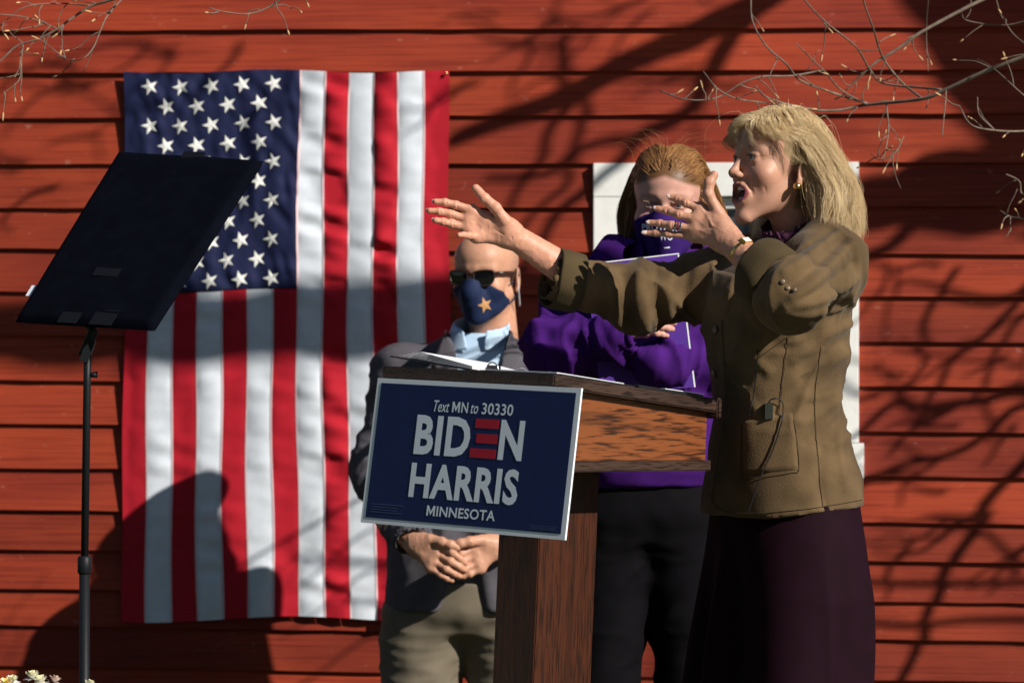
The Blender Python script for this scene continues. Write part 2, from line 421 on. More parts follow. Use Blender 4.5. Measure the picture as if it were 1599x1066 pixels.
for x0, x1, y0, y1 in ((992, 1277, 309, 326), (992, 1277, 480, 500), (992, 1277, 672, 689), (992, 1010, 327, 671), (1259, 1277, 327, 671), (1083, 1092, 327, 479), (1176, 1185, 327, 479), (1011, 1258, 399, 408), (1083, 1092, 501, 671), (1176, 1185, 501, 671), (1011, 1258, 582, 590)):
    wbox('sash_bar', x0, x1, y0, y1, -.03, .004 if x1-x0 > 100 else .002, m_sash, win, .001)
m_glass = new_mat('window_glass', (.10, .13, .15), .04, spec=.8)
for cx0, cx1 in ((1010, 1083), (1092, 1176), (1185, 1259)):
    for cy0, cy1 in ((326, 399), (408, 480), (500, 582), (590, 672)):
        wbox('pane', cx0-2, cx1+2, cy0-2, cy1+2, -.022, -.018, m_glass, win, 0)

# ---------------------------------------------------------------- flag
def fabric(name, c, var=.05):
    m = new_mat(name, c, .75, var=var, vscale=30, bump=.15, bscale=900, spec=.15); t = m.node_tree; b = t.nodes['Principled BSDF']
    return m
m_fr, m_fw, m_fb = fabric('flag_red', (.42, .012, .025)), fabric('flag_white', (.60, .645, .71)), fabric('flag_blue', (.012, .016, .055))
m_star = fabric('flag_star', (.78, .78, .75))
flag = empty('flag', tuple(PW(450, 965, .03)), 'large stars and stripes flag hung vertically on the red barn wall', 'flag')
def fpt(u, v, extra=0.0):
    """u 0..13 stripes across, v 0..1 down"""
    x = 195+510*u/13+2.5*math.sin(v*5+u*.3)+1.2*math.sin(v*17+u); y = 113+852*v+3*math.sin(u*.8)*(1-v)+5*math.sin(u*.55+1)*v
    q = np.array([[u*.9, v*5, 1.3], [u*.5, v*46, 4.], [u*1.2, v*16+u*.6, 8.]])
    n = vnoise(q)
    fu = u-math.floor(u); seam = math.sin(math.pi*fu)**.6
    pk = {8: .7, 10: 1.0, 7: .35, 3: .25}.get(int(math.floor(min(u, 12.99))), .18)
    if v < .4 and u < 7:
        pk = .25; n[1] = vnoise(np.array([[u*2.2+v*20, v*40-u*2.0, 2.]]))[0]; seam = 1
    o = .032+.016*(n[0]-.4)+pk*.046*(n[1]-.5)*seam+.004*(n[2]-.5)+.003*seam
    o *= min(1, .55+.45*min(u, 13-u, 1.0))
    return PW(x, y, max(o, .026)+extra)
def fgrid(name, u0, u1, v0, v1, nu, nv, mat, parent):
    V = [fpt(u, v) for u in np.linspace(u0, u1, nu+1) for v in np.linspace(v0, v1, nv+1)]
    i = np.arange(nu)[:, None]*(nv+1)+np.arange(nv)[None, :]
    F = np.stack([i, i+1, i+nv+2, i+nv+1], -1).reshape(-1, 4)
    return wmesh(name, np.array(V), F, mat, parent)
VC = .401
for k in range(13):
    fgrid('stripe', k+.012, k+.988, VC if k < 7 else 0, 1, 8, 320 if k >= 7 else 190, m_fr if k % 2 == 0 else m_fw, flag)
canton = fgrid('canton', .02, 7.0, 0, VC-.002, 70, 70, m_fb, flag)
m_seam = fabric('flag_seam', (.62, .45, .48))
for k in range(1, 13):
    vs = np.linspace(VC if k < 7 else 0, 1, 130); V, F = [], []
    for v in vs:
        for du in (-.035, .035): V.append(fpt(k+du, v, .0015))
    F = [(2*i, 2*i+1, 2*i+3, 2*i+2) for i in range(len(vs)-1)]
    wmesh('seam', np.array(V), F, m_seam, flag)
for r in range(11):
    n = 5 if r % 2 == 0 else 4
    for c in range(n):
        u = 1.03+(c*48.3+(26 if n == 4 else 0))/39.23; v = (135+30.3*r-113)/852; V = []
        for s_ in range(10):
            rad = (14.0 if s_ % 2 == 0 else 5.6); a = math.pi+s_*math.pi/5+random.uniform(-.03, .03)
            V.append(fpt(u+rad*math.cos(a)/39.23, v-rad*math.sin(a)/852, .002))
        V.append(fpt(u, v, .0035))
        wmesh('star', np.array(V), [((s_+1) % 10, s_, 10) for s_ in range(10)], m_star, canton, smooth=False)
m_brass = new_mat('brass', (.6, .42, .15), .3, metal=1)
V, F = ellvf(PW(699, 116, .034), (.005, .003, .005)); wmesh('grommet', V, F, m_brass, flag)

# ---------------------------------------------------------------- trees that frame and shade the wall
m_bark = new_mat('bark', (.13, .105, .085), .9, var=.4, vscale=25, bump=.8, bscale=80)
m_twig = new_mat('twig_bark', (.16, .12, .09), .8, var=.35, vscale=40)
m_bud = new_mat('bud_scale', (.50, .30, .14), .6, var=.3, vscale=60)
SV = np.array(SUN)
def limbvf(pts, r0, r1, n=8, m=24, jit=.0):
    q = spline(pts, m)
    if jit: q = q+jit*(np.stack([vnoise(q*9+k*17) for k in range(3)], 1)-.5)
    return tubevf(q, np.linspace(r0, r1, m), n)
def shadow_limb(pts, t, r0, r1):
    """a limb of the tree whose shadow falls along these wall points"""
    q = [PW(x, y)+SV*(t+dt) for x, y, dt in [(p+(0,))[:3] for p in pts]]
    return limbvf(q, r0, r1, 10, 30, .05)
tree = empty('bare_tree', (4.35, 7.9, 0), 'bare leafless tree beside the barn with twigs reaching over the blond speaker', 'tree')
TT, TL_ = 3.2, 2.5
base = PW(1815, 330)+SV*TT
V, F = limbvf([(4.35, 7.9, -.05), (4.3, 7.9, .9), (4.1, 7.9, 2.2), base, PW(1620, 0)+SV*TT, PW(1520, -190)+SV*TT, PW(1400, -560)+SV*(TT+.2)], .22, .15, 18, 50, .05)
trunk = wmesh('trunk', V, F, m_bark, tree)
limbs = [([(1815, 330), (1650, 300), (1470, 305), (1390, 320), (1290, 338)], TT, .105, .048),
         ([(1470, 300), (1420, 345), (1360, 395), (1290, 420)], TT, .024, .012),
         ([(1540, -40), (1300, -60), (1150, 30), (980, 100), (820, 180), (700, 235)], TT, .050, .020),
         ([(1180, 20), (1100, 110), (1030, 200), (960, 262), (880, 330), (800, 440)], TT, .024, .010),
         ([(1000, 100), (900, 150), (830, 260), (760, 360)], TT, .014, .008),
         ([(880, 60), (900, 190), (860, 300), (800, 380)], TT, .012, .007),
         ([(980, 240), (900, 240), (820, 290), (740, 300)], TT, .012, .007),
         ([(1700, 600), (1560, 625), (1450, 632), (1380, 640), (1300, 700)], TL_, .014, .008),
         ([(1700, 560), (1590, 640), (1500, 700), (1400, 735), (1330, 760)], TL_, .012, .007),
         ([(1740, 560), (1599, 720), (1520, 810), (1470, 900), (1430, 990), (1370, 1090)], TL_, .016, .010),
         ([(1640, 400), (1540, 520), (1480, 560), (1440, 640), (1380, 720)], TL_, .010, .006),
         ([(1490, 420), (1450, 500), (1440, 570), (1400, 620)], TL_, .009, .005),
         ([(1620, 440), (1530, 470), (1440, 450), (1370, 470)], TL_, .009, .005),
         ([(1640, 480), (1570, 520), (1520, 620), (1540, 700)], TL_, .008, .005)]
top = PW(1520, -190)+SV*TT
for pts, t, r0, r1 in limbs:
    V, F = shadow_limb(pts, t, r0, r1); wmesh('limb', V, F, m_bark, tree)
for a, b, r0, r1 in ((base, PW(1700, 600)+SV*TL_, .03, .014), (base, PW(1640, 400)+SV*TL_, .02, .010), (np.array((4.1, 7.9, 2.0)), PW(1740, 560)+SV*TL_, .03, .016),
                     (top, PW(1540, -40)+SV*TT, .07, .05)):
    V, F = limbvf([a, (a+b)/2+np.array([.05, 0, .02]), b], r0, r1, 10, 12); wmesh('limb', V, F, m_bark, tree)
rb = random.Random(11)
for k in range(84):                                 # finer branching whose shadows mottle the boards
    x, y = rb.choice([(rb.uniform(1350, 1640), rb.uniform(380, 900)), (rb.uniform(720, 1200), rb.uniform(-60, 300)), (rb.uniform(-60, 420), rb.uniform(-150, 330))])
    a = rb.uniform(1.9, 3.6); L = rb.uniform(60, 190); pts = [(x, y)]
    for j in range(4):
        a += rb.uniform(-.5, .5); x += L/4*math.cos(a); y += L/4*math.sin(a)*.9; pts.append((x, y))
    V, F = shadow_limb(pts, TL_ if y > 330 else TT, rb.uniform(.004, .009), .003); wmesh('twig', V, F, m_twig, tree)
def twig_group(trace, depth, root, parent, seed, buds=True, fill=14):
    rr = random.Random(seed); nodes = []
    for pts, r0, r1 in trace:
        q = [P(x, y, depth+.14*math.sin(x*.013+y*.02)) for x, y in pts]
        V, F = limbvf(q, r0, r1, 7, max(10, 5*len(pts)), .006); wmesh('twig', V, F, m_twig, root)
        nodes += [(a, b) for a, b in zip(q[1:], q[:-1])]
    V, F = [], []
    parts = []
    for k in range(fill):
        a, b = rr.choice(nodes); t = rr.random(); p = a*t+b*(1-t); d = (a-b); d = d/np.linalg.norm(d)
        ang = rr.choice((-1, 1))*rr.uniform(.4, 1.1); c, s_ = math.cos(ang), math.sin(ang)
        d = np.array([d[0]*c-d[2]*s_, rr.uniform(-.3, .3), d[0]*s_+d[2]*c]); L = rr.uniform(.02, .09); q = [p]
        for j in range(4):
            d = d+np.array([rr.uniform(-.35, .35) for _ in range(3)]); d /= np.linalg.norm(d); p = p+d*L/4; q.append(p)
        parts.append(tubevf(spline(q, 8), np.linspace(.0016, .0008, 8), 5))
        if buds and rr.random() < .8:
            M = np.array(Vector(d).to_track_quat('Z', 'Y').to_matrix())
            wmesh('bud', *ellvf(p+d*.004, (.0022, .0022, rr.uniform(.005, .011)), M, 8, 6), m_bud, root)
    for v, f in parts: wmesh('twig', v, f, m_twig, root)
right = [([(1700, 50), (1599, 88), (1540, 112), (1476, 139), (1438, 154), (1356, 163), (1311, 172), (1262, 170), (1202, 154), (1180, 135)], .0062, .0018),
         ([(1356, 163), (1315, 142), (1285, 109), (1243, 67)], .0028, .0014),
         ([(1640, -50), (1536, 0), (1446, 46), (1405, 75), (1367, 99), (1337, 127), (1322, 142)], .0052, .0018),
         ([(1247, -10), (1292, 37), (1337, 75), (1360, 109), (1378, 129), (1430, 136), (1468, 139)], .0018, .003),
         ([(1345, -10), (1360, 37), (1378, 86), (1405, 124), (1438, 152)], .0018, .003),
         ([(1172, -10), (1174, 34), (1195, 71), (1225, 97), (1255, 127), (1315, 150), (1356, 161)], .0016, .003),
         ([(1030, 142), (1064, 155), (1101, 157), (1127, 150), (1157, 131), (1190, 120), (1235, 117), (1285, 109)], .0016, .002),
         ([(1097, 112), (1120, 139), (1150, 154), (1195, 161), (1240, 168), (1262, 170)], .0014, .0022),
         ([(1386, 163), (1386, 210), (1378, 247), (1360, 240)], .002, .0012), ([(1412, 213), (1400, 235), (1378, 249)], .0012, .0018),
         ([(1660, 190), (1599, 204), (1554, 204), (1517, 195), (1498, 165)], .003, .0012), ([(1554, 204), (1530, 180), (1526, 152)], .002, .001),
         ([(1449, -10), (1446, 49), (1451, 112)], .0016, .0012), ([(1476, 139), (1474, 180), (1471, 212)], .0018, .0012),
         ([(1650, 300), (1599, 305), (1591, 284), (1570, 273)], .0025, .0014), ([(1650, 350), (1599, 343), (1579, 339), (1562, 328)], .0022, .0012), ([(1579, 339), (1579, 362)], .0014, .001),
         ([(1599, 150), (1560, 115), (1525, 92)], .002, .001), ([(1640, 20), (1570, 40), (1510, 34), (1500, 15)], .0022, .0012), ([(1640, 90), (1590, 60), (1560, 20)], .0022, .0012)]
twig_group(right, 8.12, tree, tree, 3, fill=70)
j0 = P(1700, 50, 8.12); j1 = P(1640, -50, 8.12)
for a, b in ((np.array((4.1, 7.9, 2.15)), j0), (np.array((4.1, 7.9, 2.25)), j1)):
    V, F = limbvf([a, a*.6+b*.4+np.array([0, 0, -.04]), b], .012, .0062, 9, 20, .03); wmesh('limb', V, F, m_bark, tree)
for a in ((1660, 190), (1650, 300), (1650, 350), (1640, 20), (1640, 90)):
    q = P(*a, 8.12); V, F = limbvf([q, q+np.array([.25, 0, .12]), np.array((2.4, 7.5, 2.17))], .003, .006, 7, 10); wmesh('limb', V, F, m_bark, tree)
sapl = empty('bare_sapling', (-2.1, 7.9, 0), 'slender bare sapling with twigs hanging above the covered prompter', 'tree')
V, F = limbvf([(-2.1, 7.9, -.02), (-2.08, 7.9, 1.0), (-2.0, 7.85, 2.0), (-1.85, 7.8, 3.0)], .045, .02, 12, 24, .03); wmesh('trunk', V, F, m_bark, sapl)
left = [([(240, -25), (177, 0), (144, 9), (114, 27), (90, 45), (60, 62), (27, 72), (0, 96), (-30, 120)], .0036, .0016),
        ([(215, -20), (192, 0), (168, 27), (156, 51), (147, 72), (132, 89), (111, 93), (87, 87)], .0022, .001),
        ([(36, 70), (33, 102), (29, 126), (6, 144)], .0014, .001), ([(480, -30), (435, 0), (417, 12), (387, 21), (348, 19), (324, 13)], .0022, .0011),
        ([(417, 12), (440, 8), (455, 14)], .0012, .0008), ([(90, 45), (50, 30), (0, 22)], .0018, .001), ([(144, 9), (100, 5), (40, 12), (0, 40)], .002, .001)]
twig_group(left, 7.8, sapl, sapl, 5, fill=34)
for a in ((240, -25), (215, -20), (480, -30)):
    q = P(*a, 7.8); V, F = limbvf([q, q+np.array([-.2, 0, .22]), np.array((-1.9, 7.82, 2.75))], .0036, .014, 8, 12); wmesh('limb', V, F, m_bark, sapl)
top2 = PW(1140, 478)+SV*9.0
tree2 = empty('tall_bare_tree', (top2[0], top2[1], 0), 'tall bare tree whose long level limb shades the flag', 'tree')
V, F = limbvf([(top2[0], top2[1], -.05), (top2[0]+.02, top2[1], 2.2), (top2[0]-.02, top2[1], 4.6), top2, PW(1020, 488)+SV*7.6, PW(880, 496)+SV*6.0]
              + [PW(x, y)+SV*5.2 for x, y in ((640, 505), (420, 522), (200, 522), (-100, 525), (-500, 560))], .125, .056, 14, 90, .05); wmesh('trunk', V, F, m_bark, tree2)
# conifers and roof overhang added out of view to shut out part of the sky
m_fir = new_mat('conifer_needles', (.018, .030, .012), .9, var=.4, vscale=2)
rw = random.Random(2); VV, FF = [], []
for k in range(70):
    a = R(rw.choice((rw.uniform(-42, 18), rw.uniform(-42, 18), rw.uniform(-205, -150)))); rr_ = rw.uniform(16, 30); x, y = rr_*math.sin(a), -rr_*math.cos(a)+2
    if y > 6 and abs(x) < 14: continue
    h = rw.uniform(11, 17); r0 = h*.2; n = 9; b = len(VV)
    for q, (zz, f) in enumerate(((0.4, 1), (h*.3, .62), (h*.3, .85), (h*.55, .42), (h*.55, .6), (h*.8, .18), (h*.8, .3), (h, .01))):
        for j in range(n):
            t_ = 2*math.pi*j/n; g = r0*f*(1+.25*math.sin(j*2.3+k)); VV.append((x+g*math.cos(t_), y+g*math.sin(t_), zz))
    FF += [(b+q*n+j, b+q*n+(j+1) % n, b+(q+1)*n+(j+1) % n, b+(q+1)*n+j) for q in range(7) for j in range(n)]
tag(wmesh('sky_block_conifers', np.array(VV), FF, m_fir, smooth=False), 'dark conifers added out of view behind the camera to block sky light', 'wood', kind='stuff')
wbox('sky_block_eave', -900, 2500, -770, -740, -.05, .55, m_white, barn)  # overhang added above the frame to cut sky light on the wall

# ---------------------------------------------------------------- lectern
LM = np.array(Matrix.Rotation(R(2.4), 3, 'Y') @ Matrix.Rotation(R(-36), 3, 'Z'))
LC = P(866, 584, 6.54); LW, LD = .416, .588
def L(u, v, z): return LC+LM @ np.array([-u, v, z])
def lslope(v): return -.045*v/LD
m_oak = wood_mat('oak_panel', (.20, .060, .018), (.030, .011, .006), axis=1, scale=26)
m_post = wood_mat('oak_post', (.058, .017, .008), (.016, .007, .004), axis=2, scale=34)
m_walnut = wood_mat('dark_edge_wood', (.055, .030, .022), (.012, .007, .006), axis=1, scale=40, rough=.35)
lect = empty('lectern', (0, 0, 0), 'wooden lectern with slanted dark top and oak side panel', 'lectern')
lect.matrix_basis = Matrix.Translation(Vector(L(.21, .27, -.62))) @ Matrix(LM.tolist()).to_4x4()
def lprism(name, u0, u1, v0, v1, zt, zb, mat, bev=.003):
    """box in lectern space; zt / zb are functions of v"""
    V = np.array([L(u, v, f(v)) for u in (u0, u1) for v in (v0, v1) for f in (zt, zb)])
    bm = bmesh.new(); vs = [bm.verts.new(v) for v in V]
    for f in [(0,1,3,2), (4,6,7,5), (0,4,5,1), (2,3,7,6), (0,2,6,4), (1,5,7,3)]: bm.faces.new([vs[i] for i in f])
    bmesh.ops.recalc_face_normals(bm, faces=bm.faces)
    bmesh.ops.bevel(bm, geom=bm.edges[:], offset=bev, segments=2, affect='EDGES')
    bm.verts.index_update(); V = np.array([v.co[:] for v in bm.verts]); F = [[v.index for v in f.verts] for f in bm.faces]; bm.free()
    return wmesh(name, V, F, mat, lect, smooth=False)
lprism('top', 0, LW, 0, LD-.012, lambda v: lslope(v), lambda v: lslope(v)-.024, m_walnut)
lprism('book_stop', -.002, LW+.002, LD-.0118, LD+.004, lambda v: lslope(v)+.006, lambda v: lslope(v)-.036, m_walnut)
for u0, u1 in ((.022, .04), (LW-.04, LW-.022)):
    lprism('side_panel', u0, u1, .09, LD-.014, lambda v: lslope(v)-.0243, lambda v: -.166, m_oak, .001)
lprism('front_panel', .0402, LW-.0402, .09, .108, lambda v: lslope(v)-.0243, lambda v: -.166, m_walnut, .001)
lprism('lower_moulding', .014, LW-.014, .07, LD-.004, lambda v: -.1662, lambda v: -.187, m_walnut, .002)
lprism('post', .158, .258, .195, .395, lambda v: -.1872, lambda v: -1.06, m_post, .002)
zb = LC[2]-.25
pb = L(.208, .295, -1.055)
bevbox('foot', (pb[0], pb[1], .25+.021), (.22, .22, .02), m_walnut, lect, rotm(0, 0, -36), .004)

# ---------------------------------------------------------------- campaign sign on the lectern
def sign_hit(x, y, off=0.0):
    n = LM @ np.array([0, -1., 0]); p0 = L(0, -.0065, 0)+n*off; r = np.array([(x-CX)/FPX, 1.0, -(y-CY)/FPX]); o = np.array([0, 0, HC])
    return o+r*(((p0-o) @ n)/(r @ n))
SC = [sign_hit(*q) for q in ((590, 590), (908, 606), (882, 843), (563, 815))]
SN = LM @ np.array([0, -1., 0])
def S(s, t, off=0.0):                               # s 0..1 to the right, t 0..1 down the sign
    return (SC[0]*(1-s)*(1-t)+SC[1]*s*(1-t)+SC[2]*s*t+SC[3]*(1-s)*t)+SN*off
sign = empty('campaign_sign', tuple(S(.5, 1)), 'navy rally sign with white lettering hung crooked on the lectern front', 'sign')
m_board = new_mat('sign_board_white', (.80, .84, .90), .45, spec=.3)
m_navy = new_mat('sign_navy_print', (.010, .020, .095), .45, var=.04, vscale=40, spec=.25)
m_let = new_mat('sign_letter_print', (.80, .86, .96), .4)
m_sred = new_mat('sign_red_print', (.45, .012, .03), .5)
m_faint = new_mat('sign_small_print', (.06, .09, .22), .5)
def squad(name, s0, t0, s1, t1, o0, o1, mat, parent):
    V = np.array([S(s, t, o) for o in (o0, o1) for s, t in ((s0, t0), (s1, t0), (s1, t1), (s0, t1))])
    return wmesh(name, V, [(3, 2, 1, 0), (4, 5, 6, 7), (0, 1, 5, 4), (1, 2, 6, 5), (2, 3, 7, 6), (3, 0, 4, 7)], mat, parent, smooth=False)
squad('board', 0, 0, 1, 1, -.005, .0, m_board, sign)
squad('print_panel', .022, .032, .978, .962, .0002, .0006, m_navy, sign)
def text_poly(body, bold=0.0, shear=0.0):
    cu = bpy.data.curves.new('t', 'FONT'); cu.body = body; cu.offset = bold; cu.shear = shear; cu.resolution_u = 3; cu.space_character = 1.0+2.2*bold
    o = bpy.data.objects.new('t', cu); col.objects.link(o); bpy.context.view_layer.update()
    dg = bpy.context.evaluated_depsgraph_get(); me = bpy.data.meshes.new_from_object(o.evaluated_get(dg))
    V = np.array([v.co[:] for v in me.vertices]); F = [list(p.vertices) for p in me.polygons]
    bpy.data.objects.remove(o); bpy.data.curves.remove(cu); bpy.data.meshes.remove(me)
    return V, F
def stext(name, body, s0, s1, t0, t1, mat, bold=.02, shear=0.0, z=.0012, mapf=None, parent=None):
    """lettering fitted to a box of the sign"""
    V, F = text_poly(body, bold, shear); lo, hi = V.min(0), V.max(0)
    u = (V[:, 0]-lo[0])/(hi[0]-lo[0]); v = (V[:, 1]-lo[1])/(hi[1]-lo[1])
    f = mapf or S
    Q = np.array([f(s0+(s1-s0)*a, t1-(t1-t0)*b, z) for a, b in zip(u, v)])
    return wmesh(name, Q, F, mat, parent or sign, smooth=False)
def sglyph_m(s0, s1, t0, t1):
    pl = ((0, 0), (0, 1), (.22, 1), (.5, .42), (.78, 1), (1, 1), (1, 0), (.8, 0), (.8, .62), (.5, .06), (.2, .62), (.2, 0))
    wmesh('lettering', np.array([S(s0+(s1-s0)*x, t1-(t1-t0)*y, .0012) for x, y in pl]), [tuple(range(12))[::-1]], m_let, sign, smooth=False)
stext('lettering', 'Text', .300, .378, .130, .208, m_let, .006, .25)
sglyph_m(.392, .430, .133, .205); stext('lettering', 'N', .438, .470, .133, .205, m_let, .014)
stext('lettering', 'to', .484, .520, .143, .207, m_let, .006, .25)
stext('lettering', '30330', .538, .690, .130, .207, m_let, .014)
stext('lettering', 'BID', .225, .497, .235, .503, m_let, .034)
stext('lettering', 'N', .640, .755, .235, .503, m_let, .034)
for k, (ta, tb) in enumerate(((.238, .300), (.338, .400), (.438, .500))):
    squad('red_bar', .515+(.012 if k == 1 else 0)-(.012 if k == 2 else 0), ta, .628, tb, .0008, .0012, m_sred, sign)
stext('lettering', 'HARRIS', .225, .755, .560, .800, m_let, .034)
sglyph_m(.325, .366, .845, .915); stext('lettering', 'INNESOTA', .374, .660, .845, .915, m_let, .016)
stext('small_print', 'PAID FOR BY BIDEN FOR PRESIDENT', .832, .958, .924, .940, m_faint, .01)
for t_ in (.918, .944): squad('small_rule', .825, t_, .965, t_+.002, .0008, .0011, m_faint, sign)
for t_ in (.862, .880, .898, .916): squad('small_rule', .045, t_, .19+.02*math.sin(t_*90), t_+.005, .0008, .0011, m_faint, sign)

# ---------------------------------------------------------------- papers on the lectern
m_black = new_mat('black_vinyl', (.012, .012, .014), .35, spec=.5)
m_paper = new_mat('paper', (.78, .79, .82), .7)
m_steel = new_mat('steel', (.6, .6, .62), .25, metal=1)
def lplate(name, pts, th, mat, parent):
    """thin plate from four (u, v, height above the top) corners"""
    V = np.array([L(u, v, lslope(v)+h+o) for o in (0, th) for u, v, h in pts])
    return wmesh(name, V, [(0, 1, 2, 3), (7, 6, 5, 4), (0, 4, 5, 1), (1, 5, 6, 2), (2, 6, 7, 3), (3, 7, 4, 0)], mat, parent, smooth=False)
fold = empty('document_folder', tuple(L(.1, .4, lslope(.4)+.001)), 'thin black document folder lying along the edge of the lectern top', 'folder')
lplate('cover', ((.008, .30, .001), (.20, .30, .001), (.20, .535, .001), (.008, .535, .001)), .006, m_black, fold)
lplate('paper', ((.012, .40, .0075), (.18, .40, .0075), (.18, .545, .009), (.012, .545, .009)), .0012, m_paper, fold)
bind = empty('ring_binder', tuple(L(.22, .19, lslope(.19)+.001)), 'open black ring binder with white pages on the lectern', 'binder')
lplate('cover', ((.012, .04, .001), (.205, .04, .001), (.205, .29, .001), (.012, .29, .001)), .003, m_black, bind)
lplate('cover', ((.222, .03, .001), (.42, .03, .020), (.42, .28, .020), (.222, .28, .001)), .003, m_black, bind)
for k in range(6): lplate('page', ((.225, .04, .005+.001*k), (.405-.01*k, .04, .0245+.0018*k), (.405-.01*k, .27, .0245+.0018*k), (.225, .27, .005+.001*k)), .0007, m_paper, bind)
for k in range(3): lplate('page', ((.03, .05, .0045+.001*k), (.20, .05, .0045+.001*k), (.20, .28, .0045+.001*k), (.03, .28, .0045+.001*k)), .0007, m_paper, bind)
for v in (.09, .19, .285):
    q = [L(.213+.015*math.cos(a), v, lslope(v)+.006+.017*math.sin(a)) for a in np.linspace(-.3, math.pi+.3, 12)]
    wmesh('ring', *tubevf(q, .0015, 6), m_steel, bind)
wmesh('clasp', *boxvf(L(.213, .095, lslope(.1)+.010), (.008, .012, .008), LM), m_black, bind, smooth=False)

# ---------------------------------------------------------------- covered prompter on its stand
m_cloth = new_mat('black_fabric', (.0022, .0028, .006), .95, var=.2, vscale=30, bump=.3, bscale=700, spec=.03)
m_tape = new_mat('gaffer_tape', (.0042, .005, .008), .7, bump=.2, spec=.15)
m_pole = new_mat('black_pole', (.008, .009, .011), .5, spec=.2)
pr = empty('covered_prompter', (P(133, 900, 6.97)[0], 6.97, 0), 'prompter panel in a black fabric cover on a thin black stand', 'prompter')
PC = [P(187, 238, 7.34), P(412, 252, 7.15), P(240, 516, 6.86), P(24, 503, 7.05)]
pn = np.cross(PC[1]-PC[0], PC[3]-PC[0]); pn /= -np.linalg.norm(pn)
if pn[1] > 0: pn = -pn
def Q4(s, t, o=0.0): return PC[0]*(1-s)*(1-t)+PC[1]*s*(1-t)+PC[2]*s*t+PC[3]*(1-s)*t+pn*o
n1, n2 = 40, 50; V, F = [], []
for side in (1, -1):
    for i in range(n1+1):
        for j in range(n2+1):
            s_, t_ = i/n1, j/n2; e = min(s_, 1-s_)*.34; e2 = min(t_, 1-t_)*.47; r = .014
            h = min(1, max(0, min(e, e2)/r)); hh = .013*math.sqrt(1-(1-h)**2)
            b = .004*(vnoise(np.array([[s_*5, t_*6, side*3.]]))[0]-.5)+.003*(ridge(np.array([[s_*3+t_*2, t_*9, 5.]]))[0])*math.sin(math.pi*s_)
            wob = .004*(vnoise(np.array([[s_*4, t_*4, 9.]]))[0]-.5)
            V.append(Q4(s_+wob*(1 if h < .5 else 0), t_, side*hh+(b*h if side > 0 else -.2*b*h)))
for k in range(2):
    o = k*(n1+1)*(n2+1)
    for i in range(n1):
        for j in range(n2):
            a = o+i*(n2+1)+j; q = (a, a+1, a+n2+2, a+n2+1); F.append(q if k == 0 else q[::-1])
wmesh('cover', np.array(V), F, m_cloth, pr)
def ptab(s0, s1, t0, t1, o):
    V = np.array([Q4(s_, t_, oo) for oo in (o, o+.0012) for s_, t_ in ((s0, t0), (s1, t0), (s1, t1), (s0, t1))])
    wmesh('tape_tab', V, [(3, 2, 1, 0), (4, 5, 6, 7), (0, 1, 5, 4), (1, 2, 6, 5), (2, 3, 7, 6), (3, 0, 4, 7)], m_tape, pr, smooth=False)
ptab(.47, .62, -.004, .045, .0125); ptab(.33, .47, .95, 1.01, .0125); ptab(.56, .72, .925, 1.01, .0125); ptab(.38, .56, .70, .745, .0155)
m_white2 = new_mat('care_label', (.7, .72, .78), .6)
V = np.array([Q4(s_, t_, o) for o in (.004, .005) for s_, t_ in ((-.03, .80), (.01, .80), (.01, .86), (-.03, .86))])
wmesh('care_label', V, [(3, 2, 1, 0), (4, 5, 6, 7), (0, 1, 5, 4), (1, 2, 6, 5), (2, 3, 7, 6), (3, 0, 4, 7)], m_white2, pr, smooth=False)
d = 6.97; pz = lambda y: P(135, y, d)[2]
wmesh('bracket', *tubevf([Q4(.5, .97, -.012), P(146, 517, d), P(128, 556, d)], [.012, .011, .009], 10), m_pole, pr)
wmesh('clamp', *boxvf(P(137, 548, d), (.009, .011, .022), rotm(0, 20, 0)), m_pole, pr, smooth=False)
wmesh('knob', *tubevf([P(140, 585, d), P(152, 585, d)], [.005, .007], 10), m_pole, pr)
wmesh('pole', *tubevf([P(137, 540, d), P(136, 600, d), P(132, 880, d)], .0078, 12), m_pole, pr)
wmesh('lower_pole', *tubevf([P(132, 880, d), np.array([P(131, 1066, d)[0], d, .03])], .0108, 12), m_pole, pr)
wmesh('collar', *tubevf([P(132, 867, d), P(132, 870, d), P(132, 893, d), P(132, 897, d)], [.010, .0142, .0142, .010], 14), m_pole, pr)
bx = P(131, 1066, d)[0]
wmesh('base', *tubevf([(bx, d, .0), (bx, d, .02), (bx, d, .035)], [.16, .155, .02], 28), m_pole, pr)

# ---------------------------------------------------------------- chrysanthemums
m_leaf = new_mat('mum_leaf', (.045, .075, .025), .6, var=.35, vscale=40)
m_pot = new_mat('terracotta', (.32, .12, .06), .8, var=.15)
m_crate = wood_mat('crate_wood', (.28, .19, .11), (.12, .08, .05), axis=0, scale=14, rough=.8)
fx, fd = P(50, 1060, 6.75)[0], 6.75
crate = empty('wooden_crate', (fx, fd, 0), 'weathered slatted wooden crate under the potted chrysanthemums', 'crate')
for k in range(5):
    z = .05+k*.1
    for sy in (-1, 1): bevbox('slat', (fx, fd+sy*.16, z), (.2, .008, .042), m_crate, crate)
    for sx in (-1, 1): bevbox('slat', (fx+sx*.2085, fd, z), (.008, .15, .042), m_crate, crate)
for k in range(4): bevbox('slat', (fx, fd-.123+k*.082, .5025), (.2165, .036, .008), m_crate, crate)
mum = empty('chrysanthemum_plant', (fx, fd, .511), 'potted white and yellow chrysanthemums in bloom beside the prompter stand', 'plant')
wmesh('pot', *tubevf([(fx, fd, .511), (fx, fd, .62), (fx, fd, .622), (fx, fd, .645)], [.075, .1, .108, .108], 24), m_pot, mum)
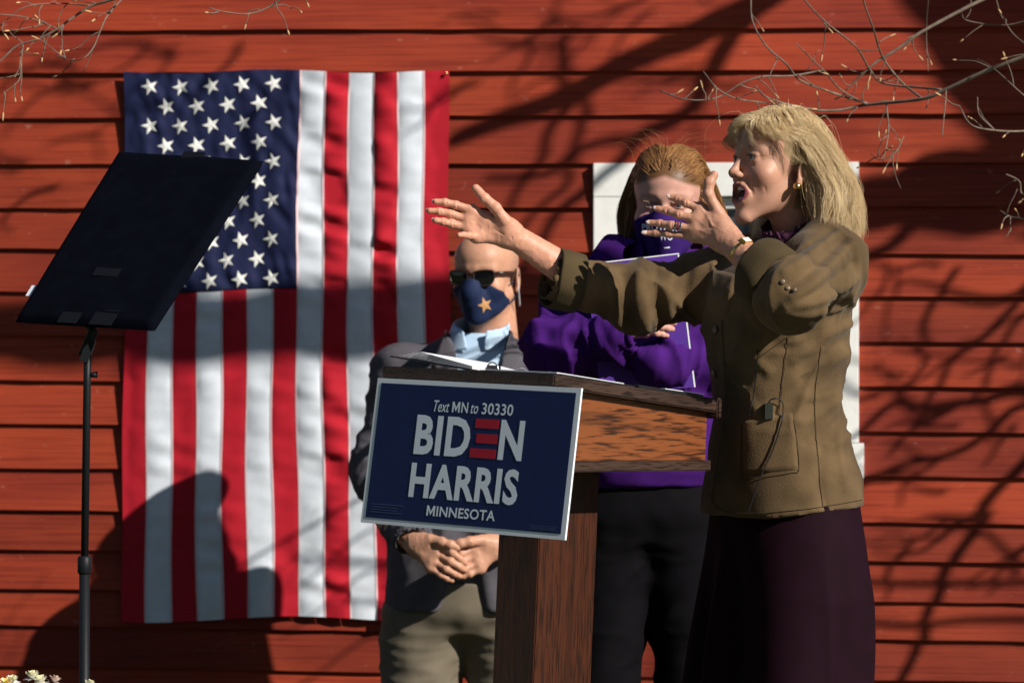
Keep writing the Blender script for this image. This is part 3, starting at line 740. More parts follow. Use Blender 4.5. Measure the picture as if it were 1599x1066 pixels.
def flower_mesh(name, cp, cc, seed):
    rr = random.Random(seed); V, F, C = [], [], []
    for ly, (nn, ln, up) in enumerate(((20, .0175, .15), (18, .0155, .55), (14, .012, 1.0), (10, .008, 1.3))):
        for k in range(nn):
            a = 2*math.pi*(k+.5*(ly % 2))/nn+rr.uniform(-.1, .1); l = ln*rr.uniform(.85, 1.1); u = up+rr.uniform(-.12, .12); wd = .0026
            d = np.array([math.cos(a)*math.cos(u), math.sin(a)*math.cos(u), math.sin(u)]); sd = np.array([-math.sin(a), math.cos(a), 0]); b = len(V); o = np.array([0, 0, ly*.0012])
            for t_, ww in ((.1, .5), (.6, 1.), (1., .45)):
                bend = np.array([0, 0, .004*t_*t_*(1 if ly else -.4)])
                V += [o+d*l*t_+sd*wd*ww+bend, o+d*l*t_-sd*wd*ww+bend]
            F += [(b, b+1, b+3, b+2), (b+2, b+3, b+5, b+4)]; f = min(1, ly/3.); C += [tuple(np.array(cp)*(1-f)+np.array(cc)*f)]*6
    me = bpy.data.meshes.new(name); me.from_pydata([tuple(v) for v in V], [], F)
    a = me.color_attributes.new('Col', 'FLOAT_COLOR', 'POINT'); a.data.foreach_set('color', np.hstack([np.array(C), np.ones((len(C), 1))]).astype(np.float32).ravel())
    me.materials.append(m_petal); return me
m_petal = new_mat('petal', (.8, .8, .7), .6, attr=True, spec=.2)
FM = [flower_mesh('mum_white', (.80, .80, .76), (.75, .68, .25), 1), flower_mesh('mum_cream', (.78, .70, .45), (.75, .52, .08), 2), flower_mesh('mum_blush', (.72, .62, .62), (.62, .42, .2), 3), flower_mesh('mum_gold', (.75, .60, .18), (.65, .40, .04), 4)]
rf = random.Random(8); V, F = [], []
cz = P(20, 1048, fd)[2]-.20
for k in range(120):
    a = rf.uniform(0, 2*math.pi); e = math.asin(rf.uniform(.05, 1)); dv = np.array([math.cos(a)*math.cos(e)*1.25, math.sin(a)*math.cos(e), math.sin(e)])
    p = np.array([fx, fd, cz])+dv*np.array([.23, .19, .185])*rf.uniform(.94, 1.03)
    o = bpy.data.objects.new('flower_head', rf.choice(FM[:1]*4+FM)); col.objects.link(o); o.parent = mum
    o.location = Vector(p)-mum.location; o.rotation_euler = Vector(dv+np.array([rf.uniform(-.3, .3), rf.uniform(-.5, .1), .2])).to_track_quat('Z', 'Y').to_euler(); o.scale = [rf.uniform(.85, 1.15)]*3
for k in range(900):
    a = rf.uniform(0, 2*math.pi); e = math.asin(rf.uniform(-.1, 1)); dv = np.array([math.cos(a)*math.cos(e)*1.22, math.sin(a)*math.cos(e), math.sin(e)])
    p = np.array([fx, fd, cz])+dv*np.array([.215, .18, .178])*rf.uniform(.55, .98); M = np.array(Vector(dv+np.array([rf.uniform(-1, 1) for _ in range(3)])*.7).to_track_quat('Z', 'Y').to_matrix()); b = len(V)
    for x, y in ((0, -.014), (.006, -.004), (.0075, .005), (0, .016), (-.0075, .005), (-.006, -.004)): V.append(p+M @ np.array([x, y, .002*abs(x)/.006]))
    F.append((b, b+1, b+2, b+3)); F.append((b, b+3, b+4, b+5))
tag(wmesh('foliage', np.array(V), F, m_leaf, mum), kind='stuff')
wmesh('stem', *tubevf([(fx, fd, .6), (fx, fd, cz+.1)], [.02, .03], 8), m_leaf, mum)

# ---------------------------------------------------------------- people
from mathutils.bvhtree import BVHTree
m_skin = new_mat('skin', (.5, .3, .22), .48, var=.07, vscale=90, bump=.12, bscale=420, spec=.35, attr=True, sss=.06)
m_eye = new_mat('eye_white', (.50, .47, .44), .2, spec=.5); m_iris = new_mat('iris', (.05, .06, .07), .15, spec=.6)
m_teeth = new_mat('teeth', (.72, .69, .62), .3); m_mouth = new_mat('mouth_inside', (.05, .012, .012), .5)
m_nail = new_mat('nail', (.72, .56, .50), .25, spec=.5); m_hair = new_mat('hair', (.4, .3, .15), .42, attr=True, spec=.45)
BODY = [m_skin, m_eye, m_iris, m_teeth, m_mouth, m_nail]
def sst(x, a, b):
    t = np.clip((x-a)/(b-a), 0, 1); return t*t*(3-2*t)
def gau(Pn, c, r): return np.exp(-(((Pn-np.array(c))/np.array(r))**2).sum(1))
def segd(V, a, b):
    ba = b-a; t = np.clip(((V-a) @ ba)/(ba @ ba+1e-12), 0, 1); return np.linalg.norm(V-a-t[:, None]*ba, axis=1)
def head_prims(s, o):
    """head in its own frame: x to the person's left, -y forward, z up, eyes at z = 0"""
    w = o.get('w', 1.0); op = o.get('open', 0.0); inf = o.get('inf', 0.0)
    s.ell((0, .012, .036), (.0735*w+inf, .096+inf, .080+inf), k=.01)
    s.ell((0, -.032, -.035), (.058*w+inf, .054+inf, .078+inf), k=.03)
    s.ell((0, -.045, .045), (.055*w, .048, .045), k=.03)
    jz = -.019*op
    for sx in (-1, 1):
        jw = o.get('jaw', 1.0); s.cone((sx*.050*w*jw, .004, -.050), (sx*.016*jw, -.066, -.101+jz), .020*jw+inf, .0145*jw+inf, k=.022)
        s.ell((sx*.041*w, -.056, -.032), (.021+inf, .018+inf, .018+inf), k=.026)
        s.cone((sx*.010, -.086, .017), (sx*.044*w, -.066, .016), .0085, .008, k=.016)
    s.ell((0, -.073, -.103+jz), (.017*jw+inf, .014*jw+inf, .014*jw+inf), k=.016)
    s.cone((0, .030, -.06), o.get('neck_end', (0, .050, -.22)), .050*o.get('neck', 1), .056*o.get('neck', 1), k=.03)
    s.ell((0, -.078, -.066+jz*.5), (.028+inf, .016+inf, .028+inf), k=.02)
    # nose
    s.cone((0, -.083, .012), (0, -.1035, -.031), .0062+inf, .0082+inf, k=.012)
    s.ell((0, -.1045, -.0345), (.0085+inf, .0090+inf, .0078+inf), k=.008)
    for sx in (-1, 1): s.ell((sx*.0105, -.0975, -.0365), (.0068+inf, .0088+inf, .0068+inf), k=.007)
    if inf: return
    for sx in (-1, 1):
        s.ell((sx*.0052, -.1015, -.0435), (.0030, .0042, .0030), k=.003, op='sub')
        s.ell((sx*.031*w, -.094, -.001), (.0155, .0125, .0095), k=.014, op='sub')
        s.ell((sx*.031*w, -.0735, 0), .0142, k=.005)
        s.cone((sx*.018*w, -.087, .0058), (sx*.044*w, -.079, .0050), .0030, .0030, k=.005)
        h = o.get('eye', .0042)
        s.ell((sx*.031*w, -.088, -.0012), (.0122, .010, h), k=.0025, op='sub')
        s.cone((sx*.0215, -.0835, -.044), (sx*.036, -.0735, -.076), .0012, .0006, k=.007, op='sub')
        if o.get('ears', 1):
            M = rotm(-12, 0, sx*18)
            s.ell((sx*.0775*w, .017, -.014), (.0065, .0175, .031), M, k=.006)
            s.ell((sx*.0835*w, .013, -.012), (.0045, .010, .019), M, k=.004, op='sub')
            s.ell((sx*.078*w, .008, -.040), (.005, .008, .009), M, k=.005)
    if op:
        for sx in (-1, 1):                          # lips round an open mouth
            s.cone((0, -.0920, -.0565), (sx*.014, -.0885, -.0572), .0036, .0034, k=.006)
            s.cone((sx*.014, -.0885, -.0572), (sx*.0275, -.0765, -.0700), .0034, .0022, k=.005)
            s.cone((sx*.0275, -.0765, -.0700), (sx*.016, -.0840, -.0895), .0022, .0040, k=.005)
            s.cone((sx*.016, -.0830, -.0895), (0, -.0855, -.0925), .0038, .0042, k=.005)
        s.ell((0, -.090, -.0735), (.0235, .036, .0150), k=.003, op='sub')
    else:
        for sx in (-1, 1):
            s.cone((0, -.0955, -.0610), (sx*.022, -.083, -.0645), .0042, .002, k=.004)
            s.cone((0, -.0945, -.0690), (sx*.021, -.083, -.0650), .0048, .002, k=.004)
def make_head(o):
    s = SDF((-.105, -.13, -.235), (.105, .125, .135), .0019); head_prims(s, o); V, F = s.mesh(); V = relax(V, F, 1, .35)
    c = np.tile(np.array(o['skin']), (len(V), 1)); w = o.get('w', 1.0); op = o.get('open', 0.0)
    def mixc(a, colr):
        nonlocal c
        a = np.clip(a, 0, 1)[:, None]; c = c*(1-a)+np.array(colr)*a
    red = np.array(o['skin'])*np.array([1.05, .72, .70])
    for sx in (-1, 1):
        mixc(.45*gau(V, (sx*.042, -.065, -.035), (.02, .03, .018)), red)
        mixc(.5*gau(V, (sx*.031*w, -.085, .006), (.02, .02, .006)), np.array(o['skin'])*.62)
        bz = .021-np.abs(np.abs(V[:, 0])-.03)*.12
        mixc(o.get('brow_a', .8)*gau(np.stack([V[:, 0]-sx*.030*w, V[:, 1]+.08, V[:, 2]-bz], 1), (0, 0, 0), (.017, .03, .0036)), o['brow'])
        mixc(.85*gau(V, (sx*.031*w, -.086, .0048), (.014, .01, .0024)), (.03, .02, .018)); mixc(.45*gau(V, (sx*.031*w, -.086, -.0052), (.013, .01, .0016)), (.08, .04, .035))
    mixc(.5*gau(V, (0, -.11, -.034), (.012, .012, .01)), red)
    if op:
        d = np.abs(np.sqrt((V[:, 0]/.0262)**2+((V[:, 2]+.0738)/.0185)**2)-1)
        mixc((1-sst(d, .09, .22))*(V[:, 1] < -.074), o['lip'])
    else:
        mixc(.8*gau(V, (0, -.09, -.065), (.02, .014, .008)), o['lip'])
    Nh = vnormals(V, F)
    for a_, b_, wd, dp in o.get('lines', ()):
        for sx in (-1, 1):
            sg = segd(V, np.array(a_)*np.array([sx, 1, 1]), np.array(b_)*np.array([sx, 1, 1])); g = np.exp(-(sg/wd)**2)
            V = V-Nh*(dp*g)[:, None]; mixc(.22*g, red*.8)
    if o.get('shave'): mixc(.40*sst(V[:, 1], -.03, .03)*sst(V[:, 2], -.045, -.01)*(1-sst(V[:, 2], .055, .095)), (.17, .12, .10))
    hl = o.get('hairline')
    if hl is not None:
        a = sst(V[:, 2]-hl(V), -.006, .006); mixc(a, o['hair'])
    parts = [(V, F, 0, c)]
    for sx in (-1, 1):
        e = np.array([sx*.031*w, -.0735, 0]); parts.append((*ellvf(e, (.0125,)*3), 1, None))
        g = np.array(o.get('gaze', (0, -1, 0)), float); g /= np.linalg.norm(g)
        parts.append((*ellvf(e+g*.0088, (.0064, .0045, .0064)), 2, None))
    if op:
        parts.append((*ellvf((0, -.060, -.074), (.026, .018, .0175)), 4, None))
        for z, r, y in ((-.0625, .0190, -.0835), (-.0845, .0175, -.0790)):
            for k in range(-4, 5):
                a = k*.17; parts.append((*ellvf((r*math.sin(a)*1.1, y+.010*(1-math.cos(a))*2, z), (.0022, .0018, .0046)), 3, None))
    return parts
def place(parts, M, org):
    return [(np.asarray(v) @ M.T+org, f, m, c) for v, f, m, c in parts]
def hand(J, skin, res=.0014, sc_=1.0, fore=None, nails=(), creases=(), cords=()):
    """J: wrist, palm points and finger joint chains in world space -> one mesh with the forearm"""
    pts = [p for ch in J['f'] for p in ch]+[J['w']]+([fore[0]] if fore else [])
    pts = np.array(pts); s = SDF(pts.min(0)-.04, pts.max(0)+.04, res)
    W = J['w']; rad = [(.0122, .0112, .0102, .0086), (.0088, .0080, .0072, .0063), (.0090, .0084, .0074, .0064), (.0086, .0080, .0071, .0062), (.0076, .0068, .0060, .0052)]
    fl = J.get('n'); q = J.get('q', .72)
    for i, ch in enumerate(J['f']):
        if i: s.cone(W+(ch[0]-W)*.12, ch[0], .0165*sc_, .0115*sc_, k=.014*sc_, flat=fl, q=q)
    th = J['f'][0]; s.cone(W+(th[0]-W)*.3, th[0], .0155*sc_, .0130*sc_, k=.014); s.cone(th[0]*.6+W*.4, J['f'][1][0]*.6+W*.4, .012*sc_, .011*sc_, k=.018)
    for i, ch in enumerate(J['f']):
        for a, b, ra, rb in zip(ch[:-1], ch[1:], rad[i][:-1], rad[i][1:]):
            s.cone(a, b, ra*sc_, rb*sc_, k=.004)
        for p, r in zip(ch[1:-1], rad[i][1:-1]): s.ell(p, r*1.07*sc_, k=.003)
    for i in range(1, 4): s.cone(J['f'][i][0], J['f'][i+1][0], .0105*sc_, .0100*sc_, k=.010, flat=fl, q=.8)
    if fore:
        b, r0, r1 = fore; s.cone(W, b, r0, r1, k=.02, flat=fl, q=.84)
    V, F = s.mesh(); V = relax(V, F, 1, .4)
    c = np.tile(np.array(skin), (len(V), 1))
    for ch in J['f']:
        for p in ch[1:]: c = c*(1-.28*gau(V, p, (.009,)*3)[:, None])+np.array(skin)*np.array([1.0, .70, .66])*(.28*gau(V, p, (.009,)*3)[:, None])
    Nn = vnormals(V, F); V = V+Nn*(.0007*(vnoise(V*160)-.5)+.0009*(ridge(V*55)-.4))[:, None]
    for a_, b_ in creases:
        g = np.exp(-(segd(V, a_, b_)/.0016)**2); V = V-Nn*(.0013*g)[:, None]; c = c*(1-.25*g[:, None])+np.array(skin)*np.array([.8, .5, .45])*(.25*g[:, None])
    for a_, b_ in cords:
        g = np.exp(-(segd(V, a_, b_)/.0030)**2); V = V+Nn*(.0017*g)[:, None]
    out = [(V, F, 0, c)]
    for i, nv in nails:
        ch = J['f'][i]; d = ch[-1]-ch[-2]; d /= np.linalg.norm(d); nv = np.array(nv, float); nv -= d*(nv @ d); nv /= np.linalg.norm(nv)
        M = np.stack([np.cross(d, nv), d, nv], 1)
        out.append((*ellvf(ch[-1]+nv*.0042*sc_+d*.0012, (.0044*sc_, .0072*sc_, .0020), M), 5, None))
    return out
def strands(roots, flow, K, step, colls, offs, rr, stiff=.25, wob=.25, lens=None):
    N = len(roots); p = roots.copy(); out = [p.copy()]; d = flow(p, roots, 0); d /= np.linalg.norm(d, axis=1, keepdims=True)
    st = step if lens is None else (lens/K)[:, None]
    ph = rr.uniform(0, 6.3, (N, 3)); fr = rr.uniform(.5, 1.3, (N, 3))
    for k in range(1, K):
        t = flow(p, roots, k/K); t /= np.linalg.norm(t, axis=1, keepdims=True)
        d = d*(1-stiff)+t*stiff+wob*.2*np.sin(ph+fr*k); d /= np.linalg.norm(d, axis=1, keepdims=True)
        p = p+d*st
        for c, r in colls:
            q = (p-c)/(np.array(r)+offs[:, None]); m = np.linalg.norm(q, axis=1); ins = m < 1
            p[ins] = c+(q[ins]/m[ins, None])*(np.array(r)+offs[ins, None])
        out.append(p.copy())
    return np.stack(out, 1)
def clump(S_, n, amt, rr):
    g = rr.choice(len(S_), n, replace=False); d = np.linalg.norm(S_[:, None, 0]-S_[None, g, 0], axis=2); gi = g[d.argmin(1)]
    t = np.linspace(0, 1, S_.shape[1])[None, :, None]**.8
    return S_+(S_[gi]-S_)*amt*t, gi
def scalp(n, rr, c=(0, .012, .036), r=(.0735, .096, .080), keep=None):
    out = []
    while len(out) < n:
        v = rr.normal(size=3); v /= np.linalg.norm(v); p = np.array(c)+v*np.array(r)
        if keep(p): out.append(p)
    return np.array(out)
def wave(S_, gi, amp, rr, cyc=1.4):
    n = gi.max()+1; ph = rr.uniform(0, 6.28, n)[gi][:, None]; dv = rr.normal(size=(n, 3))*np.array([1, 1, .25]); dv /= np.linalg.norm(dv, axis=1, keepdims=True)
    t = np.linspace(0, 1, S_.shape[1])[None, :]; am = amp*(.6+.8*rr.random(n)[gi][:, None])
    return S_+(am*t**1.3*np.sin(6.28*cyc*t+ph))[:, :, None]*dv[gi][:, None, :]
def hairmesh(name, S_, rad, cols, M, org, parent):
    V, F = strandvf(S_, rad); K = S_.shape[1]
    return wmesh(name, V @ M.T+org, F, m_hair, parent, cols=np.repeat(cols, K*3, axis=0))
def bvh_of(V, F): return BVHTree.FromPolygons([tuple(v) for v in V], [tuple(int(i) for i in f) for f in F])
def surf(b, x, y):
    o = Vector((0, 0, HC)); d = Vector(((x-CX)/FPX, 1.0, -(y-CY)/FPX)).normalized(); h = b.ray_cast(o, d)
    return (np.array(h[0]), np.array(h[1])) if h[0] is not None else (None, None)
def patch(name, b, quad, mat, parent, off=.003, n=14, m=14, curve=0.0, fallback=None):
    """cloth patch lying on a garment: quad of photo pixels TL TR BR BL dropped onto the surface"""
    TL, TR, BR, BL = [np.array(q, float) for q in quad]; V = []; last = None
    for i in range(n+1):
        for j in range(m+1):
            s_, t_ = i/n, j/m; q = TL*(1-s_)*(1-t_)+TR*s_*(1-t_)+BR*s_*t_+BL*(1-s_)*t_
            p, nn = surf(b, *q)
            if p is None: p, nn = last if last else (P(*q, fallback or 7.1), np.array([0, -1., 0]))
            last = (p, nn); e = min(i, n-i, j, m-j)
            V.append(p+nn*(off if e else -.001))
    F = [(i*(m+1)+j, i*(m+1)+j+1, (i+1)*(m+1)+j+1, (i+1)*(m+1)+j) for i in range(n) for j in range(m)]
    return wmesh(name, np.array(V), F, mat, parent)
def wrinkle(V, F, segs, amp, freq, fine=.0012, seed=0.0):
    """creases that run across each bone segment a-b of a garment"""
    N = vnormals(V, F); D = np.zeros(len(V))
    for a, b, am in segs:
        a, b = np.array(a), np.array(b); L_ = np.linalg.norm(b-a); t = (b-a)/L_; x = V-a; s_ = x @ t
        rad = np.linalg.norm(x-s_[:, None]*t, axis=1); wgt = np.exp(-np.maximum(np.maximum(-s_, s_-L_), 0)**2/.003)*np.exp(-(rad/.14)**4)
        e1 = np.cross(t, [.2, .9, .4]); e1 /= np.linalg.norm(e1); e2 = np.cross(t, e1); u, v = x @ e1, x @ e2
        Q = np.stack([s_*freq+u*9+seed, u*7+s_*3, v*7+seed], 1); D += wgt*am*amp*(ridge(Q)-.35)
        Q2 = np.stack([s_*freq*2.3-v*12+seed, u*10, v*10+seed*3], 1); D += wgt*am*amp*.45*(ridge(Q2)-.35)
    D += fine*(vnoise(V*28+seed)-.5)*2
    return V+N*D[:, None]
def rig(parts, joints, skin):
    """inner limbs under the clothes so that head, hands and feet belong to one body"""
    for pts, rad in joints: parts.append((*tubevf(spline(pts, 12), np.interp(np.linspace(0, 1, 12), np.linspace(0, 1, len(rad)), rad), 10), 0, skin))
    return parts
def body_obj(parts, parent):
    V, F, Mi, C = cat_mesh(parts); return wmesh('body', V, F, BODY, parent, cols=C, midx=Mi)
def shoe(parent, x, y, z, rz, mat, L_=.26):
    s = SDF((-.07, -.2, -.01), (.07, .12, .13), .006); s.ell((0, -.08, .035), (.045, .10, .035), k=.03); s.ell((0, .04, .045), (.038, .06, .05), k=.03); s.cone((0, .05, .05), (0, .05, .11), .042, .045, k=.03); s.cut((0, 0, .0), (0, 0, -1))
    V, F = s.mesh(); M = rotm(0, 0, rz); return wmesh('shoe', V @ M.T+np.array([x, y, z]), F, mat, parent)
m_shoe = new_mat('shoe_leather', (.02, .015, .012), .4)

# ------------------------------------------------ the blond speaker at the lectern
YAW = -63; FW = np.array([math.sin(R(YAW)), -math.cos(R(YAW)), 0]); LF = np.array([math.cos(R(YAW)), math.sin(R(YAW)), 0])
m_suede = new_mat('suede', (.108, .069, .034), .85, var=.40, vscale=9, bump=.25, bscale=260, spec=.08, sheen=.08)
m_suede2 = new_mat('suede_facing', (.062, .044, .021), .85, var=.18, vscale=14, bump=.2, bscale=260, spec=.08, sheen=.05)
m_plum = new_mat('plum_crepe', (.011, .0024, .0062), .8, var=.12, vscale=20, bump=.1, bscale=500, spec=.08)
m_blouse = new_mat('plum_knit', (.055, .010, .035), .7, var=.1, bump=.2, bscale=400)
m_gold = new_mat('gold', (.75, .50, .16), .22, metal=1); m_silver = new_mat('silver', (.75, .74, .72), .2, metal=1)
m_button = new_mat('horn_button', (.16, .11, .07), .3, spec=.5); m_cord = new_mat('black_cord', (.01, .01, .01), .5)
SK = np.array((.48, .255, .172))
spk = empty('person', (P(1222, 800, 7.15)[0], 7.15, .25), 'blond person in olive suede jacket and long plum skirt speaking with both hands raised', 'person')
HM = rotm(0, 0, YAW) @ rotm(-7, 0, 0); HO = P(1215, 256, 7.12)
ho = dict(skin=SK, brow=(.20, .13, .08), brow_a=.75, lip=(.28, .070, .085), jaw=.82, open=1.0, eye=.0050, hair=(.26, .18, .09), neck=.92, neck_end=(0, .092, -.20), gaze=(0, -1, .05), lines=(((.0205, -.089, -.040), (.037, -.071, -.080), .0026, .0016), ((.050, -.060, -.048), (.052, -.046, -.085), .0030, .0010), ((.047, -.072, .001), (.060, -.056, .007), .0012, .0007), ((.047, -.072, -.002), (.060, -.056, -.006), .0012, .0007), ((.020, -.088, -.012), (.038, -.078, -.018), .0016, .0008), ((.012, -.07, -.150), (.035, -.02, -.11), .004, .002)),
          hairline=lambda V: np.where(V[:, 1] < -.03, .062, np.where(V[:, 1] < .02, .02+(-.03-V[:, 1])*.9, -.09)))
parts = place(make_head(ho), HM, HO)
d0, d1 = 6.97, 6.985
JL = {'w': P(1136, 374, 6.95), 'n': (.15, 1, .1), 'f': [
    [P(1122, 333, d0-.012), P(1106, 304, d0-.012), P(1108, 285, d0-.010), P(1115, 273, d0-.006)],
    [P(1094, 326, d0), P(1071, 317, d0+.002), P(1058, 311, d1), P(1047, 308, d1+.004)],
    [P(1088, 343, d0-.004), P(1060, 335, d0), P(1041, 329, d1), P(1026, 326, d1+.006)],
    [P(1085, 357, d0-.003), P(1049, 352, d0+.002), P(1031, 349, d1), P(1015, 348, d1+.006)],
    [P(1084, 369, d0+.004), P(1042, 365, d0+.010), P(1024, 364, d1+.004), P(1008, 364, d1+.010)]]}
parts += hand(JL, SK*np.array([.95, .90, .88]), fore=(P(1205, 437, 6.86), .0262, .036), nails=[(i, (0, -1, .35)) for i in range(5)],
              cords=[(JL['w']+np.array([0, -.016, 0]), ch[0]+np.array([0, -.008, 0])) for ch in JL['f'][1:]]+[(P(1130, 362, 6.93), P(1100, 345, 6.955)), (P(1112, 352, 6.94), P(1104, 335, 6.955))],
              creases=[(q+np.array([0, -.009, .006]), q+np.array([0, -.009, -.006])) for ch in JL['f'][1:] for q in ch[1:3]])
e0 = 7.12
JR = {'w': P(797, 366, 7.13), 'n': (.1, 1, -.15), 'f': [
    [P(789, 345, e0-.012), P(774, 325, e0-.018), P(757, 310, e0-.016), P(743, 294, e0-.012)],
    [P(736, 329, e0), P(712, 320, e0-.004), P(695, 316, e0-.008), P(680, 315, e0-.010)],
    [P(731, 343, e0+.002), P(703, 334, e0-.002), P(686, 330, e0-.006), P(671, 329, e0-.008)],
    [P(732, 357, e0+.001), P(706, 350, e0-.004), P(692, 346, e0-.010), P(680, 344, e0-.014)],
    [P(744, 370, e0-.004), P(732, 368, e0-.022), P(724, 367, e0-.034), P(717, 367, e0-.044)]]}
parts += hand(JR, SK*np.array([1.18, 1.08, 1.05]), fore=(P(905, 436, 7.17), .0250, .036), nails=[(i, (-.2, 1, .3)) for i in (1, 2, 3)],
              creases=[(q+np.array([.003, -.008, .007]), q+np.array([.003, -.008, -.007])) for ch in JR['f'][1:4] for q in ch[0:3]]+[(P(a, b, e0-.016), P(c_, d_, e0-.016)) for a, b, c_, d_ in ((750, 330, 757, 345), (757, 345, 775, 360), (775, 360, 786, 366), (738, 345, 752, 350), (752, 350, 772, 366), (740, 360, 760, 356), (797, 355, 800, 378), (742, 334, 748, 340))])
sh_n, el_n, cf_n = P(1290, 408, 7.03), P(1238, 462, 6.82), P(1186, 421, 6.88)
sh_f, el_f, cf_f = P(1172, 432, 7.28), P(990, 468, 7.22), P(864, 434, 7.155)
hip = P(1226, 790, 7.15)
legs = [([hip+LF*s_*.09, hip+LF*s_*.09+np.array([0, 0, -.38])+FW*.02, np.array([hip[0]+LF[0]*s_*.09, hip[1]+LF[1]*s_*.09, .33])], (.085, .06, .04)) for s_ in (-1, 1)]
rig(parts, [([P(1240, 410, 7.15), P(1224, 560, 7.15), hip], (.07, .09, .10)), ([sh_n, el_n, P(1205, 437, 6.86)], (.045, .04, .036)), ([sh_f, el_f, P(905, 436, 7.17)], (.045, .04, .036))]+legs, SK)
body_obj(parts, spk)
# jacket
s = SDF(P(1110, 830, 7.15)+np.array([-.50, -.45, 0]), P(1360, 350, 7.15)+np.array([.06, .42, .02]), .0055)
def sec(x, y, hw, hd, d=7.15): return (P(x, y, d), hw, hd)
tor = [sec(1226, 803, .205, .158), sec(1226, 760, .196, .152), sec(1223, 700, .172, .138), sec(1220, 640, .150, .124), sec(1218, 580, .155, .134), sec(1216, 520, .168, .146), sec(1219, 470, .176, .148), sec(1228, 430, .178, .128), sec(1240, 402, .165, .098), sec(1247, 384, .125, .078), sec(1250, 368, .075, .060)]
tor = [(c-np.array([.006, 0, 0]), a*.955, b*.965) for c, a, b in tor]; s.loft(tor, LF, FW, k=.02, power=2.3)
s.ell(P(1284, 410, 7.04), (.066, .068, .058), k=.06); s.ell(P(1178, 430, 7.27), (.075, .07, .07), k=.05)
s.cone(sh_n, el_n, .064, .056, k=.07); s.cone(el_n, cf_n, .056, .051, k=.04)
s.cone(sh_f, el_f, .082, .060, k=.035); s.cone(el_f, cf_f, .057, .049, k=.03)
for a, b, r in ((el_n, cf_n, .044), (el_f, cf_f, .041)):
    t = (b-a)/np.linalg.norm(b-a); s.cone(b-t*.03, b+t*.08, r, r+.008, k=.004, op='sub')
s.cone(P(1236, 400, 7.10), P(1228, 330, 7.10), .056, .075, k=.012, op='sub')
s.cut(P(1226, 799, 7.15), (.10, 0, -1))
s.loft([sec(1221, 830, .172, .128), sec(1221, 780, .168, .124)], LF, FW, k=.004, op='sub')
V, F = s.mesh(); V = relax(V, F, 2)
V = wrinkle(V, F, [(sh_n, el_n, .8), (el_n, cf_n, .8), (sh_f, el_f, 1.0), (el_f, cf_f, .7), (P(1228, 470, 7.1), P(1222, 660, 7.1), .55), (P(1300, 560, 7.1), P(1300, 720, 7.1), .4), (P(1170, 520, 7.05), P(1260, 640, 7.05), .5)], .017, 16, .002, 1.7)
jb = bvh_of(V, F); Nj = vnormals(V, F); D = np.zeros(len(V))
def fold(pts, amp, wd):
    global D
    q = [surf(jb, x, y)[0] for x, y in spline([(a, b, 0) for a, b in pts], 9)[:, :2]]; q = [a for a in q if a is not None]
    if len(q) < 2: return
    d = np.min([segd(V, a, b) for a, b in zip(q[:-1], q[1:])], axis=0); D += amp*np.exp(-(d/wd)**2)
for pts, amp in ((((1322, 352), (1262, 400), (1226, 424)), .007), (((1330, 380), (1270, 444), (1238, 468)), .009), (((1316, 372), (1262, 424), (1232, 446)), -.008), (((1337, 436), (1285, 468), (1228, 478)), .008), (((1334, 410), (1280, 454), (1240, 472)), -.007), (((1311, 480), (1259, 492), (1225, 488)), .006), (((1300, 360), (1250, 388), (1215, 404)), -.006),
                 (((1340, 500), (1290, 525), (1240, 562)), .007), (((1343, 520), (1300, 545), (1255, 590)), -.006), (((1345, 545), (1300, 570), (1270, 620)), .006), (((1335, 600), (1290, 640), (1250, 660)), .005), (((1325, 640), (1300, 665), (1260, 690)), -.005), (((1320, 655), (1310, 690), (1320, 760)), .006), (((1285, 700), (1280, 750), (1290, 790)), -.005),
                 (((900, 405), (906, 450), (918, 492)), .007), (((925, 412), (930, 460), (940, 500)), -.006), (((950, 422), (952, 465), (965, 506)), .009), (((972, 428), (980, 470), (985, 508)), -.008), (((1000, 428), (996, 470), (1008, 512)), .009), (((1024, 424), (1026, 470), (1030, 512)), -.007), (((1050, 416), (1044, 465), (1052, 510)), .008), (((1076, 410), (1070, 460), (1080, 505)), -.006),
                 (((1140, 500), (1160, 540), (1200, 580)), .005), (((1150, 480), (1180, 520), (1230, 545)), -.005), (((1150, 590), (1180, 640), (1190, 650)), .004)): fold(pts, amp, .011)
D *= sst(np.linalg.norm(V-cf_n, axis=1), .06, .10)*sst(np.linalg.norm(V-cf_f, axis=1), .06, .10)
V = V+Nj*D[:, None]; jk = wmesh('jacket', V, F, m_suede, spk); jb = bvh_of(V, F)
def ringcuff(c, axis_from, r0, r1, ln, name='cuff', n=72):
    t = (c-axis_from)/np.linalg.norm(c-axis_from); e1 = np.cross(t, [.3, .2, .9]); e1 /= np.linalg.norm(e1); e2 = np.cross(t, e1); V = []
    prof = ((-ln, r0-.006), (-ln, r0), (-ln*.5, (r0+r1)/2+.001), (0, r1), (.004, r1-.0015), (.004, r1-.005), (-.02, r1-.008), (-ln*.8, r1-.012))
    for k in range(n):
        a = 2*math.pi*k/n; d = e1*math.cos(a)+e2*math.sin(a)
        for q, (h, r) in enumerate(prof):
            wob = .005*(vnoise(np.array([[math.cos(a)*1.6+3, math.sin(a)*1.6, h*14+9.]]))[0]-.5)*2; V.append(c+t*(h+.004*math.sin(2*a+1))+d*(r+wob))
    m = len(prof); F = np.array([(k*m+q, ((k+1) % n)*m+q, ((k+1) % n)*m+q+1, k*m+q+1) for k in range(n) for q in range(m-1)])
    return wmesh(name, np.array(V), F, m_suede2, jk)
ringcuff(cf_f, el_f, .061, .063, .054); ringcuff(cf_n, el_n, .067, .070, .058)
